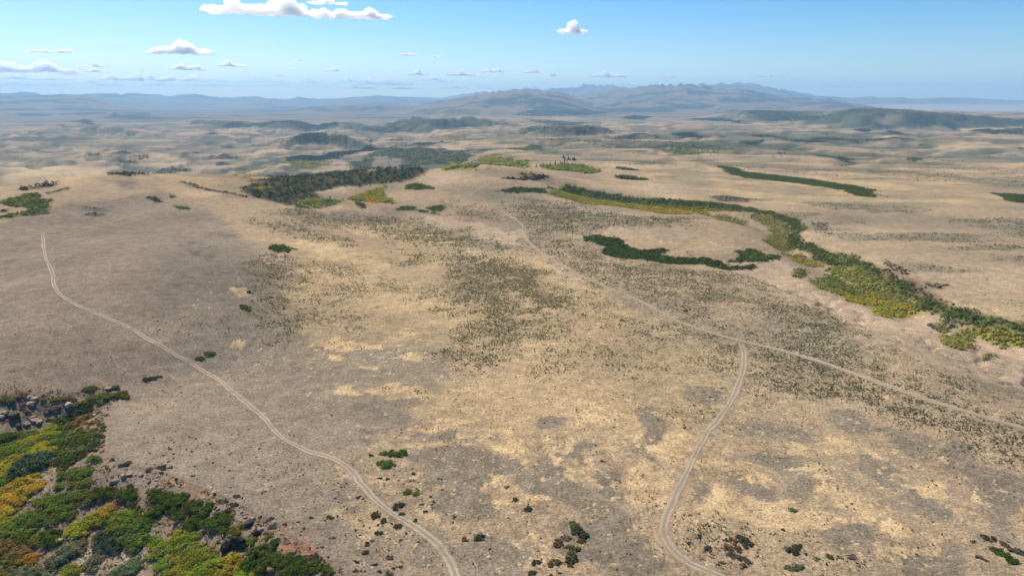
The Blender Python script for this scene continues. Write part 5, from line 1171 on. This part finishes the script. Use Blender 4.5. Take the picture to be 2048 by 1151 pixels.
boulders(B0, [(1368, 962, 56)], 'bk', "larger of the twin black boulders in the ravine", None, .95)
boulders(B0, [(1435, 838, 34), (1415, 850, 22), (1455, 820, 22, 'gr')], 'dk', "dark boulder of the outcrop above the twin black ones", "dark outcrop above the black boulders")
boulders(B0, [(1480, 897, 32), (1500, 885, 20, 'gr')], 'bk', "black-faced boulder right of the twin black ones", "black-faced boulders right of the twins")
boulders(B0, [(1548, 820, 17)], 'dk', "round dark rock right of the outcrop", None)
boulders(B0, [(1558, 1118, 26)], 'bn', "tall pale-topped boulder in the ravine tail", None, 1.5)
boulders(B0, [(342, 940, 22)], 'pl', "pale rock under the dark olive shrub", None)
boulders(B0, [(236, 1022, 16)], 'gr', "grey slab on the pale slope right of the orange shrub", None, .4)
boulders(B0, [(175, 715, 15)], 'gr', "grey rock on the bare soil strip by the gold clump", None)
boulders(B0, [(1408, 1045, 12)], 'pl', "small white stone below the twin black boulders", None)
boulders(B0, [(60, 1088, 22), (40, 1095, 14)], 'dk', "dark rock under the orange-tinted corner cluster", "dark rocks under the corner cluster", .5)
boulders(B0, [(480, 745, 13)], 'pl', "small white stone above the yellow ridge", None)
boulders(B0, [(1030, 858, 10), (1390, 780, 12), (1400, 795, 10), (1370, 770, 9), (1350, 790, 9), (1420, 790, 9), (1500, 800, 10), (1590, 815, 9), (1410, 810, 12), (1385, 830, 12)], 'gr', "small grey rock of the scree on the ravine's right rim", "scree rocks on the right rim")
boulders(M2, [(65, 747, 16)], 'dk', "black boulder at the top of the rock patch by the road fork", None)
boulders(M2, [(110, 787, 11), (136, 777, 11), (45, 722, 10, 'gr'), (92, 742, 9, 'gr'), (75, 768, 7, 'gr'), (122, 770, 7)], 'dk', "dark rock in the rock patch by the road fork", "dark rocks by the road fork")
boulders(M2, [(230, 832, 12), (272, 842, 12), (250, 812, 9), (200, 792, 9), (288, 852, 10), (160, 800, 8), (215, 815, 7), (300, 838, 7)], 'gr', "grey rock at the lower end of the rock patch by the road fork", "grey rocks by the road fork")
def loose_stones():
    import bmesh
    V, F = [], []
    r = random.Random(77)
    base = []
    for s in range(5):
        me = rock_mesh(200 + s, 9); base.append(([v.co.copy() for v in me.vertices], [tuple(p.vertices) for p in me.polygons]))
        bpy.data.meshes.remove(me)
    for zone, poly, n, lo, hi in [(B0, [(600, 460), (900, 500), (1100, 580), (1300, 640), (1500, 760), (1700, 900), (1620, 960), (1400, 830), (1200, 720), (1050, 650), (800, 640), (640, 640)], 420, .10, .42),
                       (B0, [(0, 110), (200, 70), (480, 60), (700, 90), (600, 190), (400, 260), (200, 300), (0, 320)], 260, .12, .5), (B0, [(300, 900), (900, 1000), (900, 1151), (200, 1151), (100, 1060)], 160, .1, .35),
                       (B1, [(0, 900), (330, 950), (380, 1150), (0, 1150)], 160, .1, .35), (B1, [(230, 400), (480, 540), (560, 740), (400, 740), (300, 560)], 120, .1, .3), (B1, [(740, 900), (1000, 980), (980, 1050), (800, 1010)], 120, .08, .22),
                       (M2, [(30, 710), (150, 760), (310, 840), (290, 870), (150, 820), (40, 770)], 140, .15, .5), (M2, [(600, 560), (760, 600), (900, 680), (700, 640), (600, 600)], 90, .2, .5), (M2, [(1480, 860), (1760, 960), (1960, 1050), (1900, 1090), (1600, 960)], 120, .15, .4)]:
        P = wpoly(zone(poly)); x, y = pts_in(P, n); z = zat(x, y)
        for a, b, c in zip(x[:n], y[:n], z[:n]):
            vs_, fs_ = r.choice(base); s = lo + (hi - lo) * r.random() ** 2.5; t = r.uniform(0, 6.28); ct, st = math.cos(t), math.sin(t); o = len(V)
            V += [(a + s * (v.x * ct - v.y * st), b + s * (v.x * st + v.y * ct), c + s * (v.z * .7 + .15)) for v in vs_]; F += [tuple(i + o for i in f) for f in fs_]
    me = bpy.data.meshes.new("loose_stones"); me.from_pydata(V, [], F); me.materials.append(MAT_ROCK)
    put("loose_stones", me, "loose grey stones strewn along the rims and banks", "stones", None, "stuff")
loose_stones()

# ------------------------------------------------------------------ conifers on the tan slope
def conifer_mesh(seed):
    global RNG
    keep, RNG = RNG, np.random.default_rng(seed)
    C, RD, S = [], [], []
    for t in np.linspace(.10, .97, 15):
        w = .17 * (1 - t) ** .8 + .012; k = max(3, int(9 * (1 - t) + 3)); o = RNG.uniform(0, 6.28)
        for j in range(k):
            a = o + 6.283 * j / k + RNG.uniform(-.3, .3); q = w * RNG.uniform(.4, .95)
            C.append((q * math.cos(a), q * math.sin(a), t - .25 * q)); RD.append((w * .42, w * .42, .022)); S.append(.055 * (1.25 - t))
    p = leaf_quads(np.array(C), np.array(RD), 6, np.array(S), np.ones((len(C), 3)), .6, -.6)
    RNG = keep
    return leaf_mesh("crown", [p])
def trunk_mesh():
    V, F = [], []
    for z, w in ((-.03, .022), (.3, .016), (.95, .003)):
        V += [(w * math.cos(6.283 * k / 7), w * math.sin(6.283 * k / 7), z) for k in range(7)]
    for b in (0, 7): F += [(b + k, b + (k + 1) % 7, b + 7 + (k + 1) % 7, b + 7 + k) for k in range(7)]
    me = bpy.data.meshes.new("trunk"); me.from_pydata(V, [], F); me.materials.append(MAT_BARK); return me
CONE = [conifer_mesh(60 + i) for i in range(3)]; TRUNK = trunk_mesh()
for x, y, h, w, lab, grp in [(1040, 297, 68, 1.0, "uppermost dark conifer of the grove on the tan slope", None), (1063, 322, 68, 1.0, "tall conifer just below the uppermost one", None), (1122, 332, 88, 1.05, "tallest dark conifer of the grove", None),
        (1150, 338, 46, 1.3, "short conifer right of the tallest one", None), (1195, 332, 62, 1.2, "broad conifer at the grove's right end, inner of three", "right end conifers"), (1216, 337, 72, 1.3, "broad conifer at the grove's right end, inner of three", "right end conifers"), (1240, 338, 42, 1.4, "lowest conifer at the very right end of the grove", None),
        (1095, 357, 46, 1.2, "short conifer below the tallest one", None), (1055, 372, 52, 1.1, "conifer in the lower middle row of the grove", "lower middle conifers"), (1025, 397, 52, 1.1, "conifer in the lower middle row of the grove", "lower middle conifers"), (995, 392, 56, 1.1, "conifer in the lower middle row of the grove", "lower middle conifers"),
        (905, 402, 68, 1.1, "lone tall conifer at the left of the green aspens", None), (825, 402, 46, 1.2, "lone short conifer left of the tall lone one", None), (710, 412, 52, 1.3, "tallest conifer of the small left cluster", None),
        (690, 427, 40, 1.4, "small conifer of the left cluster", "left cluster conifers"), (660, 432, 40, 1.4, "small conifer of the left cluster", "left cluster conifers"), (600, 442, 46, 1.3, "small conifer of the left cluster", "left cluster conifers"), (572, 448, 28, 1.5, "small conifer of the left cluster", "left cluster conifers")]:
    (px, py), = CG([(x, y)]); p = hit(px, py)[0]; H = h / 8.192 * px_size(p) * 1.08
    o = bpy.data.objects.new("conifer_tree", None); COL.objects.link(o); o.location = p; o.scale = (H * w, H * w, H); o.rotation_euler = (0, 0, rs.uniform(0, 6.28))
    o["label"] = lab; o["category"] = "conifer"
    if grp: o["group"] = grp
    f = put("crown", rs.choice(CONE), parent=o); f.color = (.030, .046, .026, 1); put("trunk", TRUNK, parent=o)

# ------------------------------------------------------------------ clouds (fair-weather cumulus well above and beyond the haze)
def cloud_material(dens):
    m, n, l = new_mat("cumulus")
    out = N(n, "ShaderNodeOutputMaterial"); tr = N(n, "ShaderNodeBsdfTransparent"); df = N(n, "ShaderNodeBsdfDiffuse"); df.inputs['Color'].default_value = (.95, .95, .95, 1)
    mx = N(n, "ShaderNodeMixShader"); mx.inputs[0].default_value = .04
    l.new(tr.outputs[0], mx.inputs[1]); l.new(df.outputs[0], mx.inputs[2]); l.new(mx.outputs[0], out.inputs['Surface'])
    v = N(n, "ShaderNodeVolumeScatter"); v.inputs['Color'].default_value = (1, 1, 1, 1); v.inputs['Density'].default_value = dens; v.inputs['Anisotropy'].default_value = .78
    l.new(v.outputs[0], out.inputs['Volume'])
    return m
import bmesh
_b = bmesh.new(); bmesh.ops.create_icosphere(_b, subdivisions=2, radius=1.0)
_b.verts.ensure_lookup_table(); ICO_V = np.array([v.co for v in _b.verts]); ICO_F = np.array([[v.index for v in f.verts] for f in _b.faces]); _b.free()
cr = np.random.default_rng(21)
CLOUD_TEX = bpy.data.textures.new("billow", 'CLOUDS'); CLOUD_TEX.noise_scale = 0.15; CLOUD_TEX.noise_depth = 4
BILLOW = bpy.data.textures.new('lumps', 'CLOUDS'); BILLOW.noise_scale = .55; BILLOW.noise_depth = 2
def cloud(px, py, w, h, label, group=None, alpha=1.0, base=1700.0):
    """px, py: middle of the cloud; w, h: its full size in photograph pixels; all bases lie at one height"""
    az, sl = ray(px, py + h * .5); az, sl = float(az), float(sl)
    D = min(max(base / max(sl, .004), 12000.0), 90000.0)
    zb = CAM_H + sl * D
    m = D / FPX; W = w * m * 1.02; Hh = h * m
    V, F = [], []
    n = int(20 + 22 * min(4.0, w / max(h, 1.0)))
    for i in range(n):
        u = cr.uniform(-1, 1); top = (1 - abs(u) ** 2.2) * (.62 + .38 * math.sin(u * 6.0 + px)); top = max(top, .3)
        s = Hh * cr.uniform(.17, .30) * (1 - .3 * abs(u)); wz = cr.uniform(0, 1) * max(top * Hh - 1.6 * s, 0)
        x = u * (W * .5 - s * .9); y = cr.normal(0, .14) * min(W, Hh * 3)
        st = cr.uniform(1.0, 1.6)
        v = ICO_V * np.array([s * st, s * st, s * .85]) + np.array([x, y, wz + s * .55]); v[:, 2] = np.maximum(v[:, 2], 0)
        o = len(V); V += v.tolist(); F += (ICO_F + o).tolist()
    x = np.linspace(-.42, .42, 7) * W                         # a thin core keeps the cloud in one piece
    for xi in x:
        v = ICO_V * np.array([W * .09 + Hh * .1, Hh * .3, Hh * .13]) + np.array([xi, 0, Hh * .14]); o = len(V); V += v.tolist(); F += (ICO_F + o).tolist()
    me = bpy.data.meshes.new("cloud"); me.from_pydata((np.array(V) / Hh).tolist(), [], F); me.materials.append(cloud_material(11.0 * alpha / Hh))
    o = put("cloud", me, label, "cloud", group); o.location = (D * math.sin(az), D * math.cos(az), zb); o.rotation_euler = (0, 0, -az); o.scale = (Hh,) * 3
    r = o.modifiers.new("skin", 'REMESH'); r.mode = 'VOXEL'; r.voxel_size = .045
    d_ = o.modifiers.new("billows", 'DISPLACE'); d_.texture = BILLOW; d_.strength = .26; d_.mid_level = .5
    d_ = o.modifiers.new("wisps", 'DISPLACE'); d_.texture = CLOUD_TEX; d_.strength = .22; d_.mid_level = .55
cloud(540, 10, 212, 40, "longest white cumulus cut by the top edge of the picture")
cloud(715, 24, 122, 24, "flat-based cumulus right of the longest one at the top edge")
cloud(655, 2, 70, 14, "thin cloud wisp joining the two clouds at the top edge", None, .6)
cloud(366, 92, 94, 30, "dome-shaped white cumulus alone in the left sky")
cloud(308, 102, 26, 11, "small ragged puff just left of the dome-shaped cumulus", None, .7)
cloud(1145, 55, 54, 23, "lone round cumulus high over the mountains")
cloud(81, 101, 40, 8, "left of two tiny flat clouds near the left edge", None, .8)
cloud(131, 101, 27, 10, "right of two tiny flat clouds near the left edge", None, .8)
cloud(375, 132, 58, 16, "small cumulus below the dome-shaped one")
cloud(461, 127, 54, 12, "small flat cumulus right of the one below the dome-shaped cloud")
cloud(62, 131, 120, 26, "large pale cumulus bank low over the left edge", None, .8)
cloud(190, 130, 44, 8, "upper of two stacked flat clouds at left", None, .8)
cloud(190, 140, 46, 9, "lower of two stacked flat clouds at left", None, .8)
cloud(40, 152, 110, 14, "hazy flat cloud under the large pale bank", None, .5)
cloud(145, 144, 36, 12, "small hazy cloud right of the large pale bank", None, .6)
cloud(270, 150, 112, 22, "long low cumulus bank under the dome-shaped cloud", None, .8)
cloud(370, 154, 90, 16, "middle section of the low cloud line at left", None, .75)
cloud(490, 158, 170, 12, "thin eastern end of the low cloud line at left", None, .6)
cloud(185, 162, 46, 8, "faint flat streak near the horizon at left", None, .5)
cloud(60, 166, 110, 12, "faint broad streak above the left mountains", None, .45)
cloud(626, 160, 42, 12, "small pale cloud over the middle of the far plain", None, .65)
cloud(598, 120, 15, 5, "tiny cloud speck above the far plain", None, .7)
cloud(583, 137, 14, 4, "tiniest cloud speck under the speck above the far plain", None, .6)
cloud(665, 138, 26, 9, "small ragged cloud left of centre", None, .65)
cloud(816, 107, 35, 8, "small sharp flat cloud near the middle of the sky")
cloud(871, 112, 22, 5, "thin sliver right of the small sharp flat cloud", None, .7)
cloud(752, 158, 88, 22, "broad soft cumulus left of the mountains", None, .75)
cloud(838, 144, 44, 12, "upper small cumulus left of the mountains")
cloud(862, 154, 62, 14, "flat cumulus beneath the upper small one", None, .75)
cloud(925, 143, 62, 16, "long small cumulus nearest the mountains' left end")
cloud(985, 138, 44, 13, "small cumulus right of the long small one", None, .8)
cloud(1062, 141, 52, 10, "flat small cumulus above the first mountain hump", None, .75)
cloud(1105, 148, 18, 8, "tiny puff over the first mountain hump", None, .7)
cloud(1050, 171, 90, 16, "pale cumulus rising behind the first mountain hump", None, .65)
cloud(960, 172, 60, 12, "pale low cloud left of the first mountain hump", None, .5)
cloud(1216, 147, 68, 14, "flat-based cumulus over the middle of the mountains")
cloud(1240, 168, 60, 10, "pale low cloud touching the middle peaks", None, .5)
cloud(1330, 153, 38, 6, "thin flat cloud right of the flat-based one", None, .7)
cloud(1333, 166, 26, 8, "faint puff touching the sharp peaks", None, .5)
cloud(1533, 150, 36, 7, "small thin cloud over the right end of the mountains", None, .7)
cloud(1575, 149, 12, 5, "tiny speck right of the small thin cloud", None, .6)
cloud(1663, 171, 32, 6, "thin cloud low over the right plain", None, .6)
cloud(1712, 173, 26, 6, "faint thin cloud at the far right of the cloud line", None, .5)
for i_, (x_, y_, w_, h_) in enumerate([(235, 168, 60, 7), (330, 167, 70, 8), (430, 168, 80, 8), (560, 150, 26, 6), (545, 168, 60, 7), (640, 171, 50, 6), (700, 160, 34, 8), (720, 174, 60, 7), (800, 166, 50, 8), (815, 175, 60, 7), (890, 162, 36, 7), (905, 174, 50, 7), (110, 156, 60, 8), (20, 140, 60, 10)]):
    cloud(x_, y_, w_, h_, "faint small cloud in the pale row just above the horizon", "faint row of horizon clouds", .8)

# ------------------------------------------------------------------ haze
def build_haze():
    m = bpy.data.materials.new("thin_air"); m.use_nodes = True
    n, l = m.node_tree.nodes, m.node_tree.links; n.clear()
    out = N(n, "ShaderNodeOutputMaterial"); v = N(n, "ShaderNodeVolumePrincipled")
    v.inputs['Color'].default_value = (0.39, 0.68, 1.0, 1)
    v.inputs['Density'].default_value = HAZE_DENSITY
    v.inputs['Anisotropy'].default_value = 0.15
    l.new(v.outputs[0], out.inputs['Volume'])
    zlo = float(Z.min()) - 3.0; zhi = max(float(Z.max()), CAM_H) + 60.0
    h = 29000.0
    vs_ = [(-h, -h, zlo), (h, -h, zlo), (h, h, zlo), (-h, h, zlo), (-h, -h, zhi), (h, -h, zhi), (h, h, zhi), (-h, h, zhi)]
    fs = [(0, 3, 2, 1), (4, 5, 6, 7), (0, 1, 5, 4), (1, 2, 6, 5), (2, 3, 7, 6), (3, 0, 4, 7)]
    me = bpy.data.meshes.new("haze"); me.from_pydata(vs_, [], fs); me.materials.append(m)
    o = bpy.data.objects.new("haze", me); COL.objects.link(o)
    o["kind"] = "stuff"; o["label"] = "pale blue haze lying over the far land"; o["category"] = "haze"
HAZE_DENSITY = 5.6e-5
build_haze()
